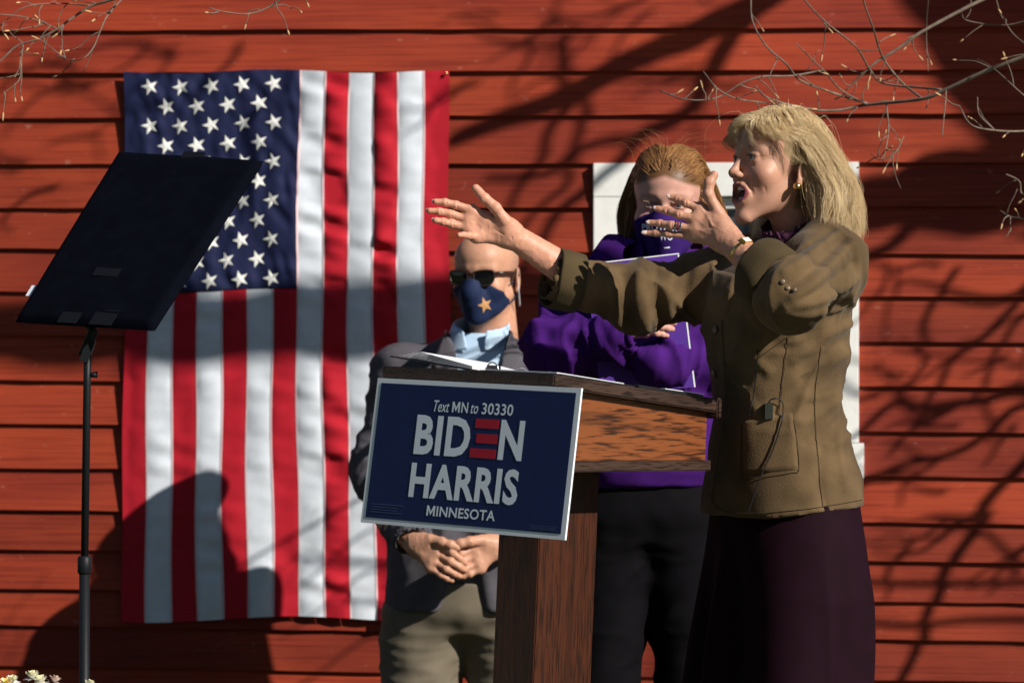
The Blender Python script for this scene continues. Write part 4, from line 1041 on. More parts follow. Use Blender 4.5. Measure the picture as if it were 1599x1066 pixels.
for x, y in ((1222, 440), (1230, 450), (1241, 453)):
    p, n_ = surf(jb, x, y)
    if p is not None: wmesh('button', *ellvf(p+n_*.002, (.0052, .0052, .0025), np.array(Vector(n_).to_track_quat('Z', 'Y').to_matrix())), m_button, jk)
for x, y in ((1117, 583), (1119, 515), (1113, 655)):
    p, n_ = surf(jb, x, y)
    if p is not None: wmesh('button', *ellvf(p+n_*.004, (.009, .009, .004), np.array(Vector(n_).to_track_quat('Z', 'Y').to_matrix())), m_button, jk)
pk = patch('pocket', jb, ((1160, 655), (1240, 643), (1248, 734), (1161, 742)), m_suede, jk, .006, 20, 20)
def surf_line(pts, off, n=40):
    out = []
    for x, y in spline([(a, b, 0) for a, b in pts], n)[:, :2]:
        p, n_ = surf(jb, x, y)
        if p is not None: out.append(p+n_*off)
    return np.array(out)
m_thread = new_mat('thread', (.075, .050, .026), .8)
for ln in (((1159, 662), (1159, 742), (1175, 746), (1235, 738), (1248, 728), (1239, 646)), ((1128, 500), (1134, 640), (1118, 740), (1112, 790)), ((1232, 520), (1222, 600), (1216, 650)), ((1282, 540), (1272, 640), (1284, 790)), ((1110, 770), (1125, 795), (1170, 801), (1260, 794), (1345, 780))):
    q = surf_line(ln, .0022); wmesh('seam', *tubevf(q, .0008, 5), m_thread, jk)
wmesh('microphone_cord', *tubevf(surf_line(((1185, 545), (1180, 600), (1172, 650)), .004), .0014, 6), m_cord, jk)
q = np.vstack([surf_line(((1198, 648), (1199, 628), (1210, 619), (1222, 628), (1224, 650)), .010, 14), surf_line(((1224, 655), (1210, 700), (1192, 745), (1172, 806)), .011, 26)])
wmesh('microphone_cord', *tubevf(q, .0016, 6), m_cord, jk)
p, n_ = surf(jb, 1200, 641); wmesh('transmitter', *boxvf(p+n_*.008, (.008, .006, .016)), m_silver, jk, smooth=False)
patch('lapel', jb, ((1112, 418), (1152, 428), (1136, 500), (1108, 486)), m_suede, jk, .006)
# blouse, collar, skirt
q = SDF(P(1225, 420, 7.12)-.14, P(1225, 335, 7.12)+.14, .004)
q.cone(P(1243, 412, 7.13), P(1230, 366, 7.115), .070, .055, k=.01); q.cone(P(1230, 366, 7.115), P(1228, 352, 7.11), .055, .053, k=.01); q.cone(P(1228, 362, 7.11), P(1222, 320, 7.10), .049, .053, k=.003, op='sub')
V, F = q.mesh(); N = vnormals(V, F); V = V+N*(.004*(ridge(V*np.array([14, 14, 40]))-.4))[:, None]; wmesh('blouse', V, F, m_blouse, spk)
q = SDF(P(1245, 420, 7.14)-.16, P(1245, 340, 7.14)+.16, .004)                                        # standing jacket collar
q.cone(P(1250, 392, 7.145), P(1248, 356, 7.14), .088, .074, k=.01); q.cone(P(1249, 400, 7.14), P(1246, 330, 7.135), .080, .068, k=.003, op='sub')
q.cut(P(1196, 380, 7.05), -LF*.0+FW); V, F = q.mesh(); V = relax(V, F, 1); wmesh('collar', V, F, m_suede, jk)
z1 = .36; bot = P(1212, 1066, 7.15); bx_, by_ = P(1208, 1066, 7.15)[:2]
s = SDF((.56-.36, 7.15-.36, z1-.02), (.56+.36, 7.15+.36, P(1, 770, 7.15)[2]), .007)
s.loft([(np.array([bx_, by_, z1]), .285, .20), (P(1209, 1066, 7.15), .244, .158), (P(1222, 930, 7.15), .232, .152), (P(1226, 840, 7.15), .205, .146), (P(1226, 780, 7.15), .185, .138)], LF, FW, k=.01)
V, F = s.mesh(); V = relax(V, F, 2); N = vnormals(V, F); a = np.arctan2(V[:, 1]-by_, V[:, 0]-bx_)
zf = sst(P(1, 800, 7.15)[2]-V[:, 2], 0, .3)
V = V+N*(zf*(.016*np.sin(a*7+1.2*np.sin(a*2))+.010*(ridge(np.stack([a*2.2, V[:, 2]*1.2, a*0], 1))-.4)))[:, None]
wmesh('skirt', V, F, m_plum, spk)
for s_ in (-1, 1): shoe(spk, hip[0]+LF[0]*s_*.09, hip[1]+LF[1]*s_*.09, .2505, YAW, m_shoe)
# jewellery
wmesh('earring', *ellvf(HM @ np.array([.081, .002, -.050])+HO, (.0085, .0085, .0085)), m_gold, spk)
def band(c, ax, r, h, th, mat, name, parent, n=28):
    ax = np.array(ax)/np.linalg.norm(ax); e1 = np.cross(ax, [.3, .5, .8]); e1 /= np.linalg.norm(e1); e2 = np.cross(ax, e1); V = []
    for k in range(n):
        a = 2*math.pi*k/n; d = e1*math.cos(a)+e2*math.sin(a)
        for rr_, hh in ((r, -h), (r+th, -h*.8), (r+th, h*.8), (r, h)): V.append(c+d*rr_+ax*hh)
    F = [(k*4+j, k*4+(j+1) % 4, ((k+1) % n)*4+(j+1) % 4, ((k+1) % n)*4+j) for k in range(n) for j in range(4)]
    return wmesh(name, np.array(V), F, mat, parent, smooth=False)
wc = JL['w']+(P(1205, 437, 6.86)-JL['w'])*.33; wax = P(1205, 437, 6.86)-JL['w']; wax /= np.linalg.norm(wax)
wt = empty('wristwatch', tuple(wc), 'small gold bracelet watch on the raised wrist of the blond speaker', 'watch')
band(wc, wax, .0262, .0040, .0022, m_gold, 'bracelet', wt)
side = np.array([.55, -.75, .25]); side -= wax*(side @ wax); side /= np.linalg.norm(side); up3 = np.cross(wax, side); Mw = np.stack([wax, up3, side], 1)
cse = wmesh('case', *boxvf(wc+side*.0285, (.0085, .0105, .0032), Mw), m_gold, wt, smooth=False)
wmesh('dial', *boxvf(wc+side*.0320, (.0062, .0080, .0006), Mw), new_mat('watch_dial', (.7, .68, .6), .3), cse, smooth=False)
ch = JL['f'][3]; ax3 = ch[1]-ch[0]
for t_, mt in ((.62, m_silver), (.73, new_mat('garnet', (.16, .02, .06), .15, spec=.6)), (.84, m_silver)):
    band(ch[0]+ax3*t_, ax3, .0083, .0020, .0016, mt, 'finger_ring', spk, 20)
# hair
rh = np.random.default_rng(21)
def keep1(p):
    x, y, z = p; return (z > .055 and y < .0) or (y >= .0 and z > -.01) or (y > .05 and z > -.045)
rts = scalp(11000, rh, keep=keep1); part = .018
def flow1(p, r, t):
    sx = np.where(r[:, 0] > part, 1.0, -1.0); bang = (r[:, 1] < -.012) & (r[:, 2] > .06) & (r[:, 0]-part < .026) & (r[:, 0] > -.060); o = np.zeros_like(p)
    lo_ = p[:, 2] < -.03
    o[:, 0] = np.where(bang, sx*(.30+4*np.abs(r[:, 0]-part)), sx*np.where(lo_, .02, .55)); o[:, 1] = np.where(bang, (-.28 if t < .25 else .25), np.where(lo_, -.04, .42)); o[:, 2] = np.where(bang & (t < .18), -.05, -1.0)
    back = ~bang & (p[:, 1] < -.005) & (p[:, 2] < .05); o[back, 1] += 2.2; sw = ~bang & (r[:, 1] < -.012) & (p[:, 1] < .02); o[sw, 1] = 1.6; o[sw, 2] = -.45
    bs = bang & (np.abs(p[:, 0]) > .058); o[bs, 1] = .9
    return o
ofs = rh.uniform(.001, .012, len(rts)); bang = (rts[:, 1] < -.012) & (rts[:, 2] > .06) & (rts[:, 0]-part < .026) & (rts[:, 0] > -.060)
ofs[bang] = rh.uniform(.001, .008, bang.sum())
lens = np.where(bang, rh.uniform(.062, .092, len(rts))+.45*np.maximum(0, np.abs(rts[:, 0]-part)-.03), rh.uniform(.20, .295, len(rts)))
coll = [(np.array((0, .012, .036)), (.0735, .096, .080)), (np.array((0, -.045, .045)), (.062, .054, .050)), (np.array((0, -.030, -.035)), (.060, .058, .078)), (np.array((0, .075, -.19)), (.060, .055, .12)), (np.array((0, .10, -.30)), (.17, .09, .085))]
S_ = strands(rts, flow1, 20, None, coll, ofs, rh, .28, .42, lens); S_, gi = clump(S_, 300, .38, rh); S_ = wave(S_, gi, .0135, rh, 1.6)
mixv = hash3(gi.astype(np.int64), np.int64(7), np.int64(1))*.7+rh.uniform(0, .3, len(rts)); cb, cd = np.array((.95, .77, .48)), np.array((.45, .285, .12))
hairmesh('hair', S_, rh.uniform(.00022, .00044, len(rts)), cd+(cb-cd)*mixv[:, None], HM, HO, spk)
fly = scalp(26, rh, keep=keep1); S2 = strands(fly, flow1, 22, None, coll[:2], rh.uniform(.01, .03, 26), rh, .2, .7, rh.uniform(.12, .26, 26))
hairmesh('stray_hair', S2, np.full(26, .00018), np.tile(cb, (26, 1)), HM, HO, spk)

# ------------------------------------------------ the masked person in the purple hoodie
m_hood = new_mat('purple_fleece', (.052, .010, .135), .9, var=.15, vscale=14, bump=.3, bscale=420, spec=.08)
m_pants = new_mat('black_trouser', (.0032, .0028, .004), .85, var=.15, bump=.1, spec=.08)
m_pmask = new_mat('purple_mask_cloth', (.035, .012, .12), .85, bump=.2, bscale=700, spec=.1)
m_mtext = new_mat('mask_print', (.62, .64, .74), .6)
SK2 = np.array((.56, .30, .235))
DW = 7.85
wom = empty('person', (P(1010, 800, DW)[0], DW, .25), 'person with long auburn hair in a purple hoodie and purple face mask', 'person')
HM2 = rotm(0, 0, -7) @ rotm(6, 0, 0) @ rotm(0, 2, 0)*1.06; HO2 = P(1042, 316, DW-.03)
hl2 = lambda V: np.where(V[:, 1] < -.02, .062-np.abs(V[:, 0])*.35, np.where(V[:, 1] < .025, .035+(-.02-V[:, 1])*1.2, -.10))
ho2 = dict(skin=SK2, brow=(.20, .10, .05), brow_a=.6, lip=(.4, .14, .12), eye=.0025, hair=(.13, .060, .022), neck=.95, gaze=(0, -1, 0), hairline=hl2)
parts = place(make_head(ho2), HM2, HO2)
d2 = DW-.19
def chain(*q, dx=0, dy=0): return [P(x+dx, y+dy, d) for x, y, d in q]
JW = {'w': P(984, 506, d2+.01), 'n': (0, 1, .2), 'f': [chain((1020, 523, d2), (1030, 516, d2-.01), (1040, 512, d2-.015), (1048, 511, d2-.015), dx=-28, dy=-31),
      chain((1040, 524, d2), (1060, 521, d2-.012), (1070, 522, d2-.01), (1079, 524, d2), dx=-28, dy=-31), chain((1041, 532, d2), (1062, 531, d2-.014), (1073, 533, d2-.01), (1081, 535, d2), dx=-28, dy=-31),
      chain((1040, 541, d2), (1060, 541, d2-.014), (1070, 543, d2-.01), (1078, 545, d2), dx=-28, dy=-31), chain((1036, 549, d2), (1054, 551, d2-.012), (1063, 553, d2-.008), (1070, 555, d2), dx=-28, dy=-31)]}
parts += hand(JW, SK2, .0019, 1.0, fore=(P(945, 533, d2+.03), .026, .034))
a_sh, a_el, a_wr = P(905, 455, DW+.0), P(868, 545, DW-.10), P(985, 528, d2+.015)
b_sh, b_el, b_wr = P(1122, 455, DW), P(1135, 568, DW-.08), P(1025, 560, DW-.17)
hip2 = P(1012, 770, DW)
legs = [([hip2+np.array([s_*.09, 0, -.02]), hip2+np.array([s_*.10, 0, -.40]), np.array([hip2[0]+s_*.10, DW+.02, .33])], (.085, .06, .045)) for s_ in (-1, 1)]
rig(parts, [([P(1035, 430, DW), P(1015, 600, DW), hip2], (.06, .09, .10)), ([a_sh, a_el, P(945, 533, d2+.03)], (.045, .04, .034)), ([b_sh, b_el, b_wr], (.045, .04, .034))]+legs, SK2)
body_obj(parts, wom)
X2, Y2 = np.array([1., 0, 0]), np.array([0, 1., 0])
s = SDF(P(800, 775, DW)+np.array([-.02, -.30, 0]), P(1200, 350, DW)+np.array([.05, .22, 0]), .006)
def sw(x, y, hw, hd): return (P(x, y, DW), hw, hd)
s.loft([sw(1012, 758, .150, .125), sw(1012, 730, .182, .140), sw(1012, 640, .178, .135), sw(1012, 540, .182, .135), sw(1014, 470, .180, .125), sw(1020, 430, .165, .105), sw(1030, 405, .120, .088), sw(1036, 390, .080, .075)], X2, Y2, k=.02, power=2.3)
s.ell(P(912, 452, DW), (.068, .07, .068), k=.05); s.ell(P(1116, 452, DW), (.068, .07, .068), k=.05)
s.cone(a_sh, a_el, .066, .062, k=.035); s.cone(a_el, a_wr, .062, .043, k=.03); s.cone(b_sh, b_el, .066, .06, k=.035); s.cone(b_el, b_wr, .06, .045, k=.03)
t = (a_wr-a_el)/np.linalg.norm(a_wr-a_el); s.cone(a_wr-t*.01, a_wr+t*.06, .036, .04, k=.003, op='sub')
V, F = s.mesh(); V = relax(V, F, 2)
V = wrinkle(V, F, [(a_sh, a_el, 1.0), (a_el, a_wr, 1.1), (b_el, b_wr, 1.0), (P(1010, 460, DW), P(1010, 740, DW), .5)], .020, 17, .002, 4.1)
hd = wmesh('hoodie', V, F, m_hood, wom); hb = bvh_of(V, F)
s = SDF(P(900, 440, DW)-.1, P(1150, 350, DW)+np.array([.05, .2, .03]), .005)      # hood lying round the neck
s.loft([sw(1030, 425, .150, .110), sw(1024, 400, .150, .118), sw(1022, 383, .132, .112), sw(1024, 370, .105, .095)], X2, Y2, k=.01)
s.loft([(P(1038, 440, DW-.035), .07, .075), (P(1038, 405, DW-.03), .085, .085), (P(1036, 350, DW-.02), .100, .09)], X2, Y2, k=.012, op='sub')
V, F = s.mesh(); V = relax(V, F, 2); V = V+vnormals(V, F)*(.012*(ridge(V*np.array([9, 9, 22]))-.4))[:, None]; wmesh('hood', V, F, m_hood, hd)
wmesh('waistband', *tubevf([P(1012, 759, DW), P(1012, 749, DW), P(1012, 738, DW)], [.1, .1, .1], 8), m_hood, hd) if False else None
s = SDF((P(1012, 800, DW)[0]-.26, DW-.2, .30), (P(1012, 800, DW)[0]+.26, DW+.2, P(1, 735, DW)[2]), .007)
s.loft([sw(1012, 840, .12, .09), sw(1012, 800, .166, .120), sw(1012, 740, .155, .112)], X2, Y2, k=.02)
for s_ in (-1, 1):
    s.cone(hip2+np.array([s_*.078, 0, -.05]), hip2+np.array([s_*.10, 0, -.42]), .098, .075, k=.05); s.cone(hip2+np.array([s_*.10, 0, -.42]), np.array([hip2[0]+s_*.105, DW+.01, .34]), .075, .065, k=.02)
V, F = s.mesh(); V = relax(V, F, 2); V = wrinkle(V, F, [(hip2+np.array([s_*.08, 0, 0]), np.array([hip2[0]+s_*.1, DW, .4]), 1) for s_ in (-1, 1)], .008, 10, .002, 2.2); wmesh('trousers', V, F, m_pants, wom)
for s_ in (-1, 1): shoe(wom, hip2[0]+s_*.10, DW, .2505, 0, m_shoe)
def face_mask(name, HM_, HO_, mat, parent, w=1.0, top=-.020, side=.0, low=-.106):
    s = SDF((-.10, -.135, -.15), (.10, .06, .04), .0022); head_prims(s, dict(inf=.0045, w=w, neck=.0))
    s.cone((0, -.090, -.012), (0, -.097, -.055), .010, .014, k=.04); s.cone((0, -.1, -.05), (0, -.083, -.105), .016, .014, k=.03)
    s.cut((0, -.1, top+.008), (0, .62, 1)); s.cut((0, 0, low), (0, .25, -1)); s.cut((0, -.005, 0), (0, 1, .15))
    for sx in (-1, 1): s.cut((sx*.030, -.1, top+.006), (sx*.42, .25, 1))
    V, F = s.mesh(); V = relax(V, F, 2); V = V+vnormals(V, F)*(.0022*(ridge(V*np.array([30, 30, 26]))-.4))[:, None]
    o = wmesh(name, V @ HM_.T+HO_, F, mat, parent)
    for sx in (-1, 1):
        for z0, z1 in ((-.030, .004), (-.078, -.036)):
            q = [(sx*.064*w, -.012, z0), (sx*.073*w, .006, (z0+z1)/2-.004), (sx*.079*w, .020, z1)]
            wmesh('ear_loop', *tubevf(spline(np.array(q) @ HM_.T+HO_, 10), .0016, 6), mat, o)
    return o, bvh_of(V @ HM_.T+HO_, F)
mk, mb = face_mask('face_mask', HM2, HO2, m_pmask, wom)
def onsurf(b, x, y, off):
    p, n_ = surf(b, x, y); return None if p is None else p+n_*off
def surf_text(body, b, x0, x1, y0, y1, mat, parent, bold=.02, rise=0.0):
    V, F = text_poly(body, bold); lo, hi = V.min(0), V.max(0); Q = []; ok = True
    for v in V:
        a, c = (v[0]-lo[0])/(hi[0]-lo[0]), (v[1]-lo[1])/(hi[1]-lo[1])
        q = onsurf(b, x0+(x1-x0)*a, y1-(y1-y0)*c+rise*a, .0012)
        if q is None: return
        Q.append(q)
    wmesh('lettering', np.array(Q), F, mat, parent, smooth=False)
surf_text('PROTECT', mb, 1003, 1060, 349, 360, m_mtext, mk, .03, 2)
surf_text('WO', mb, 1030, 1050, 364, 375, m_mtext, mk, .03)
patch('print_patch', mb, ((1035, 386), (1048, 384), (1048, 388), (1035, 390)), m_mtext, mk, .001, 4, 3)
# hair
rh = np.random.default_rng(5)
def keep2(p): return p[2] > hl2(p[None])[0]+.001
rts = scalp(2600, rh, keep=keep2)
def flow2(p, r, t):
    sx = np.where(r[:, 0] > -.006, 1.0, -1.0); o = np.zeros_like(p); up = p[:, 2] > -.015
    o[:, 0] = sx*np.where(up, .42, -.16); o[:, 1] = np.where(up, .85, .05); o[:, 2] = np.where(up, -.55-.5*(np.abs(p[:, 0]) > .06), -1.0)
    ft = (r[:, 1] < -.02) & (p[:, 1] < .02) & (p[:, 2] > .03); o[ft, 0] *= .6; o[ft, 1] = 1.5; o[ft, 2] = .25
    fr = (p[:, 1] < .0) & (np.abs(p[:, 0]) > .05); o[fr, 1] += .9
    return o
ofs = rh.uniform(.001, .006, len(rts)); lens = rh.uniform(.24, .34, len(rts))
coll = [(np.array((0, .012, .036)), (.0735, .096, .080)), (np.array((0, -.045, .045)), (.061, .053, .050)), (np.array((0, -.032, -.035)), (.062, .058, .080)), (np.array((0, .05, -.17)), (.055, .055, .10)), (np.array((0, .05, -.31)), (.10, .06, .08))]
S_ = strands(rts, flow2, 26, None, coll, ofs, rh, .3, .22, lens); S_, gi = clump(S_, 150, .6, rh)
mixv = hash3(gi.astype(np.int64), np.int64(3), np.int64(9))*.7+rh.uniform(0, .3, len(rts)); ca, cd = np.array((.40, .20, .075)), np.array((.12, .052, .018))
hairmesh('hair', S_, rh.uniform(.0006, .0011, len(rts)), cd+(ca-cd)*mixv[:, None], HM2, HO2, wom)
lk = np.stack([np.concatenate([rh.uniform(-.074, -.062, 120), rh.uniform(.066, .078, 90)]), rh.uniform(-.012, .010, 210), rh.uniform(-.01, .03, 210)], 1)   # locks before the ears
def flow3(p, r, t):
    o = np.zeros_like(p); o[:, 0] = np.sign(r[:, 0])*.12; o[:, 1] = -.02; o[:, 2] = -1; return o
S3 = strands(lk, flow3, 24, None, coll[:1]+[(np.array((0, -.032, -.035)), (.060, .058, .080))], rh.uniform(.002, .014, 210), rh, .3, .25, rh.uniform(.16, .27, 210)); S3, _ = clump(S3, 16, .6, rh)
lc = cd+(ca-cd)*rh.uniform(.2, 1, (210, 1))
for sl_ in (slice(0, 120), slice(120, 210)): hairmesh('side_lock', S3[sl_], np.full(len(S3[sl_]), .0008), lc[sl_], HM2, HO2, wom)
fl = scalp(46, rh, keep=lambda p: p[2] > .07)
def flow4(p, r, t):
    o = np.zeros_like(p); o[:, 0] = np.sign(r[:, 0])*(.3+t); o[:, 1] = .2; o[:, 2] = .9-1.9*t; return o
S4 = strands(fl, flow4, 20, None, coll[:1], rh.uniform(.005, .02, 46), rh, .3, .7, rh.uniform(.05, .13, 46)); hairmesh('stray_hair', S4, np.full(46, .00017), np.tile(ca, (46, 1)), HM2, HO2, wom)
# folder she holds
m_fold = new_mat('purple_card', (.085, .03, .26), .5, var=.05, spec=.25)
fo = empty('purple_folder', tuple(P(1000, 603, DW-.16)), 'glossy purple folder with pale edges held against the purple hoodie', 'folder')
FC = [P(914, 412, DW-.175), P(1060, 395, DW-.175), P(1086, 604, DW-.165), P(938, 618, DW-.165)]
FN = np.cross(FC[1]-FC[0], FC[3]-FC[0]); FN /= np.linalg.norm(FN); FN = FN if FN[1] < 0 else -FN
def Fq(s_, t_, o): return FC[0]*(1-s_)*(1-t_)+FC[1]*s_*(1-t_)+FC[2]*s_*t_+FC[3]*(1-s_)*t_+FN*o
def fplate(name, s0, t0, s1, t1, o0, o1, mat):
    V = np.array([Fq(s_, t_, o) for o in (o0, o1) for s_, t_ in ((s0, t0), (s1, t0), (s1, t1), (s0, t1))])
    return wmesh(name, V, [(0, 1, 2, 3), (7, 6, 5, 4), (0, 4, 5, 1), (1, 5, 6, 2), (2, 6, 7, 3), (3, 7, 4, 0)], mat, fo, smooth=False)
fplate('cover', 0, 0, 1, 1, 0, .003, m_fold); fplate('pages', .012, .012, .985, .985, -.004, -.0002, m_paper)
fplate('edge_line', .0, .0, 1, .008, .0032, .0036, m_paper); fplate('edge_line', .985, .01, 1, 1, .0032, .0036, m_paper); fplate('tab', -.012, -.012, .055, .045, .0038, .0046, m_paper)

# ------------------------------------------------ the masked bald person in the grey blazer
m_blaz = new_mat('grey_wool', (.085, .080, .094), .85, var=.15, vscale=20, bump=.3, bscale=600, spec=.1)
m_shirt = new_mat('pale_blue_shirt', (.42, .56, .72), .7, var=.05, bump=.1, spec=.15)
m_khaki = new_mat('khaki_twill', (.150, .126, .092), .85, var=.12, vscale=12, bump=.2, bscale=500, spec=.1)
m_nmask = new_mat('navy_mask_cloth', (.010, .020, .062), .7, bump=.2, bscale=700, spec=.2)
m_lens = new_mat('dark_lens', (.006, .006, .007), .06, spec=.6); m_frame = new_mat('brown_frame', (.03, .014, .010), .3, spec=.5)
m_tan = new_mat('tan_embroidery', (.50, .26, .11), .7)
SK3 = np.array((.52, .27, .175)); DM = 8.98
man = empty('person', (P(722, 900, DM)[0], DM, 0), 'bald person in grey blazer, sunglasses and navy mask standing with clasped hands', 'person')
HM3 = rotm(0, 0, -23) @ rotm(4, 0, 0); HO3 = P(759, 428, DM-.02)
ho3 = dict(skin=SK3, brow=(.16, .09, .06), brow_a=.5, lip=(.4, .16, .13), eye=.004, w=1.06, shave=1, lines=(((0, -.088, .040), (.034, -.080, .044), .0016, .0008), ((0, -.084, .056), (.036, -.074, .060), .0016, .0007), ((.0205, -.089, -.040), (.037, -.071, -.080), .0026, .0016)), neck=1.18, neck_end=(0, .04, -.21), gaze=(0, -1, 0))
parts = place(make_head(ho3), HM3, HO3)
dm = DM-.27
JA = {'w': P(652, 850, dm+.03), 'n': (.1, 1, .1), 'q': .8, 'f': [chain((672, 842, dm), (690, 846, dm-.015), (703, 850, dm-.02), (713, 854, dm-.02)),
      chain((684, 852, dm), (706, 862, dm-.02), (718, 872, dm-.015), (727, 879, dm-.005)), chain((682, 864, dm), (703, 876, dm-.02), (716, 884, dm-.015), (726, 890, dm-.005)),
      chain((678, 876, dm), (697, 888, dm-.018), (709, 895, dm-.012), (718, 899, dm-.004)), chain((672, 886, dm), (688, 897, dm-.012), (698, 903, dm-.008), (706, 906, dm-.002))]}
JB = {'w': P(772, 852, dm+.04), 'n': (-.1, 1, .1), 'q': .8, 'f': [chain((752, 843, dm+.01), (733, 845, dm-.01), (719, 848, dm-.015), (706, 851, dm-.012)),
      chain((742, 856, dm+.015), (721, 864, dm+.0), (708, 868, dm+.002), (697, 871, dm+.006)), chain((743, 867, dm+.015), (722, 876, dm+.0), (709, 880, dm+.002), (698, 883, dm+.006)),
      chain((746, 878, dm+.015), (727, 887, dm+.0), (715, 891, dm+.002), (705, 893, dm+.006)), chain((750, 887, dm+.015), (734, 896, dm+.004), (723, 899, dm+.004), (714, 901, dm+.008))]}
parts += hand(JA, SK3*.93, .0021, 1.12, fore=(P(608, 812, dm+.10), .029, .037)) + hand(JB, SK3*.93, .0021, 1.12, fore=(P(820, 815, dm+.10), .029, .037))
m_sh, m_el, m_wr = P(628, 582, DM), P(590, 735, DM-.02), P(640, 838, dm+.05)
n_sh, n_el, n_wr = P(850, 582, DM), P(880, 735, DM-.02), P(788, 840, dm+.06)
hip3 = P(724, 945, DM)
legs = [([hip3+np.array([s_*.10, 0, -.02]), hip3+np.array([s_*.125, 0, -.42]), np.array([hip3[0]+s_*.13, DM+.02, .09])], (.09, .065, .05)) for s_ in (-1, 1)]
rig(parts, [([P(745, 545, DM), P(730, 740, DM), hip3], (.08, .11, .12)), ([m_sh, m_el, P(608, 812, dm+.10)], (.05, .045, .037)), ([n_sh, n_el, P(820, 815, dm+.10)], (.05, .045, .037))]+legs, SK3)
body_obj(parts, man)
UM = np.array([math.cos(R(-10)), math.sin(R(-10)), 0]); WM = np.array([-math.sin(R(-10)), math.cos(R(-10)), 0])
def sm(x, y, hw, hd): return (P(x, y, DM), hw, hd)
tors = [sm(725, 950, .205, .165), sm(727, 870, .205, .170), sm(730, 760, .200, .165), sm(735, 660, .205, .155), sm(738, 600, .205, .135), sm(741, 565, .190, .110), sm(744, 540, .130, .085), sm(746, 520, .080, .068)]
sh_ = [(c, a*.94, b*.93) for c, a, b in tors]
s = SDF(P(560, 640, DM)+np.array([0, -.3, 0]), P(900, 480, DM)+np.array([0, .25, 0]), .006); s.loft(sh_, UM, WM, k=.02, power=2.3)
V, F = s.mesh(); V = relax(V, F, 2); sht = wmesh('shirt', V, F, m_shirt, man)
s = SDF(P(745, 560, DM)-.13, P(745, 490, DM)+.13, .0035); c0, c1 = P(747, 552, DM-.012), P(753, 503, DM-.02)
s.cone(c0, c1, .094, .072, k=.004); s.cone(P(746, 562, DM-.012), P(754, 490, DM-.022), .089, .062, k=.003, op='sub'); s.cut(c1, (0, -.3, 1)); s.cut(c0, (0, -.1, -1))
s.cone(P(744, 575, DM-.11), P(742, 508, DM-.075), .012, .030, k=.006, op='sub')
V, F = s.mesh(); V = relax(V, F, 1); wmesh('shirt_collar', V, F, m_shirt, sht)
s = SDF(P(545, 975, DM)+np.array([0, -.36, 0]), P(910, 490, DM)+np.array([.05, .26, 0]), .0065); s.loft(tors, UM, WM, k=.02, power=2.3)
s.ell(P(640, 580, DM), (.07, .08, .065), k=.05); s.ell(P(838, 580, DM), (.07, .08, .065), k=.05)
s.cone(m_sh, m_el, .076, .064, k=.03); s.cone(m_el, m_wr, .064, .047, k=.025); s.cone(n_sh, n_el, .076, .064, k=.03); s.cone(n_el, n_wr, .064, .047, k=.025)
fc = DM-.165
s.cone(P(748, 505, fc+.05), P(738, 640, fc), .105, .012, k=.01, op='sub'); s.cone(P(728, 760, fc-.01), P(718, 960, fc-.03), .006, .075, k=.02, op='sub')
for a, b in ((m_el, m_wr), (n_el, n_wr)):
    t = (b-a)/np.linalg.norm(b-a); s.cone(b-t*.01, b+t*.06, .038, .042, k=.004, op='sub')
V, F = s.mesh(); V = relax(V, F, 2)
V = wrinkle(V, F, [(m_sh, m_el, .9), (m_el, m_wr, 1.0), (P(735, 600, DM), P(725, 930, DM), .35)], .016, 15, .002, 7.7); blz = wmesh('blazer', V, F, m_blaz, man); bb = bvh_of(V, F)
patch('lapel', bb, ((698, 515), (708, 535), (722, 640), (672, 570)), m_blaz, blz, .009, 12, 12); patch('lapel', bb, ((795, 515), (820, 560), (768, 640), (790, 545)), m_blaz, blz, .009, 12, 12)
s = SDF((hip3[0]-.32, DM-.24, .06), (hip3[0]+.32, DM+.24, P(1, 900, DM)[2]), .0075)
s.loft([sm(724, 985, .15, .11), sm(724, 955, .20, .15), sm(724, 905, .19, .15)], UM, WM, k=.03)
for s_ in (-1, 1):
    k0, k1 = hip3+np.array([s_*.108, 0, -.08]), hip3+np.array([s_*.135, -.01, -.45]); s.cone(k0, k1, .106, .088, k=.05); s.cone(k1, np.array([hip3[0]+s_*.14, DM+.02, .10]), .088, .072, k=.02)
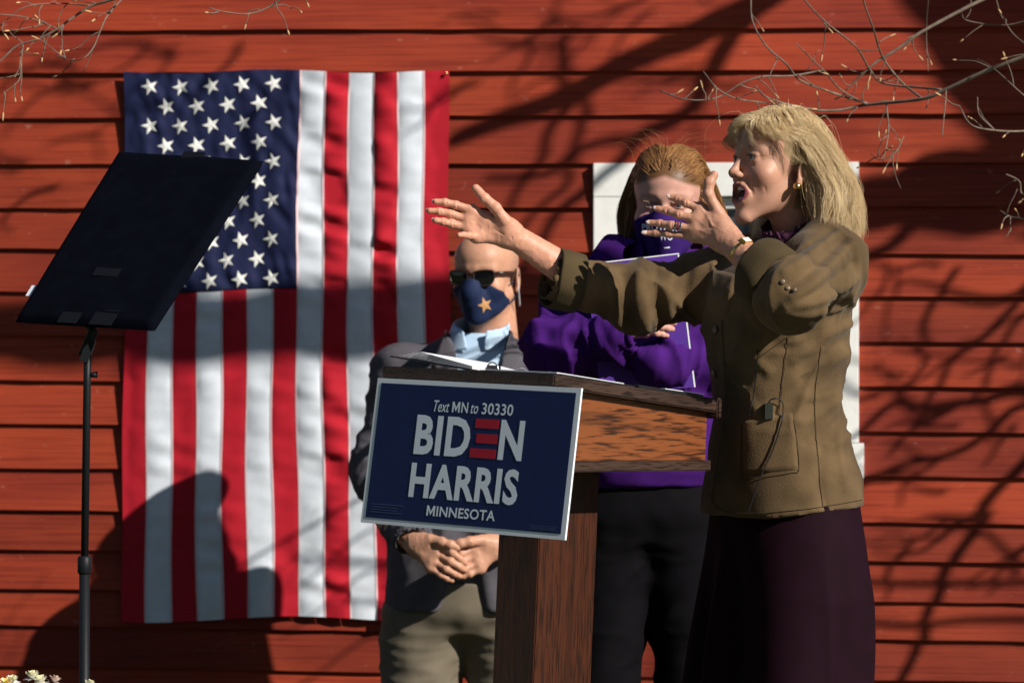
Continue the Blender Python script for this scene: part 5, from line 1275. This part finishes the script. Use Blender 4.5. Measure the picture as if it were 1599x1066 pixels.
V, F = s.mesh(); V = relax(V, F, 2); V = wrinkle(V, F, [(hip3+np.array([s_*.11, 0, .04]), np.array([hip3[0]+s_*.14, DM, .1]), 1) for s_ in (-1, 1)], .013, 14, .002, 3.3); wmesh('trousers', V, F, m_khaki, man)
for s_ in (-1, 1): shoe(man, hip3[0]+s_*.135, DM+.0, .0005, -10, m_shoe)
mk3, mb3 = face_mask('face_mask', HM3, HO3, m_nmask, man, 1.06)
c3 = np.array((757, 476.)); st = []
for k in range(10):
    a = math.pi/2+.35+k*math.pi/5; r_ = 13 if k % 2 == 0 else 5.5; st.append(onsurf(mb3, c3[0]+r_*math.cos(a)*.9, c3[1]-r_*math.sin(a), .0015))
ctr = onsurf(mb3, c3[0], c3[1], .0025)
if all(q is not None for q in st) and ctr is not None: wmesh('star_emblem', np.array(st+[ctr]), [(k, (k+1) % 10, 10) for k in range(10)], m_tan, mk3, smooth=False)
# sunglasses
gl = wmesh('sunglasses', *place([(*tubevf([(-.011, -.099, .004), (0, -.102, .008), (.011, -.099, .004)], .0022, 8), 0, None)], HM3, HO3)[0][:2], m_frame, man)
for sx in (-1, 1):
    out = [(sx*x, -.1005+.30*max(0, x-.012)**1.0*.62, z) for x, z in ((.008, .010), (.030, .014), (.057, .013), (.062, .004), (.059, -.013), (.046, -.024), (.024, -.024), (.010, -.012))]
    lp = spline(out+[out[0]], 40); wmesh('rim', *tubevf(lp @ HM3.T+HO3, .0026, 7, False), m_frame, gl)
    lv = np.vstack([lp[:-1], lp[:-1].mean(0)+np.array([0, -.003, 0])]); n = len(lv)-1
    wmesh('lens', lv @ HM3.T+HO3, [(k, (k+1) % n, n) for k in range(n)], m_lens, gl)
    wmesh('temple', *tubevf(np.array([(sx*.060, -.083, .006), (sx*.078, -.045, .006), (sx*.083, .010, .004), (sx*.082, .028, -.010)]) @ HM3.T+HO3, [.0045, .0040, .0034, .003], 8), m_frame, gl)
wmesh('earpiece', *tubevf(spline(np.array([(.084, .012, -.018), (.088, .004, -.035), (.086, .012, -.055), (.080, .030, -.085)]) @ HM3.T+HO3, 14), .0022, 7), new_mat('clear_coil', (.5, .5, .52), .3), man)
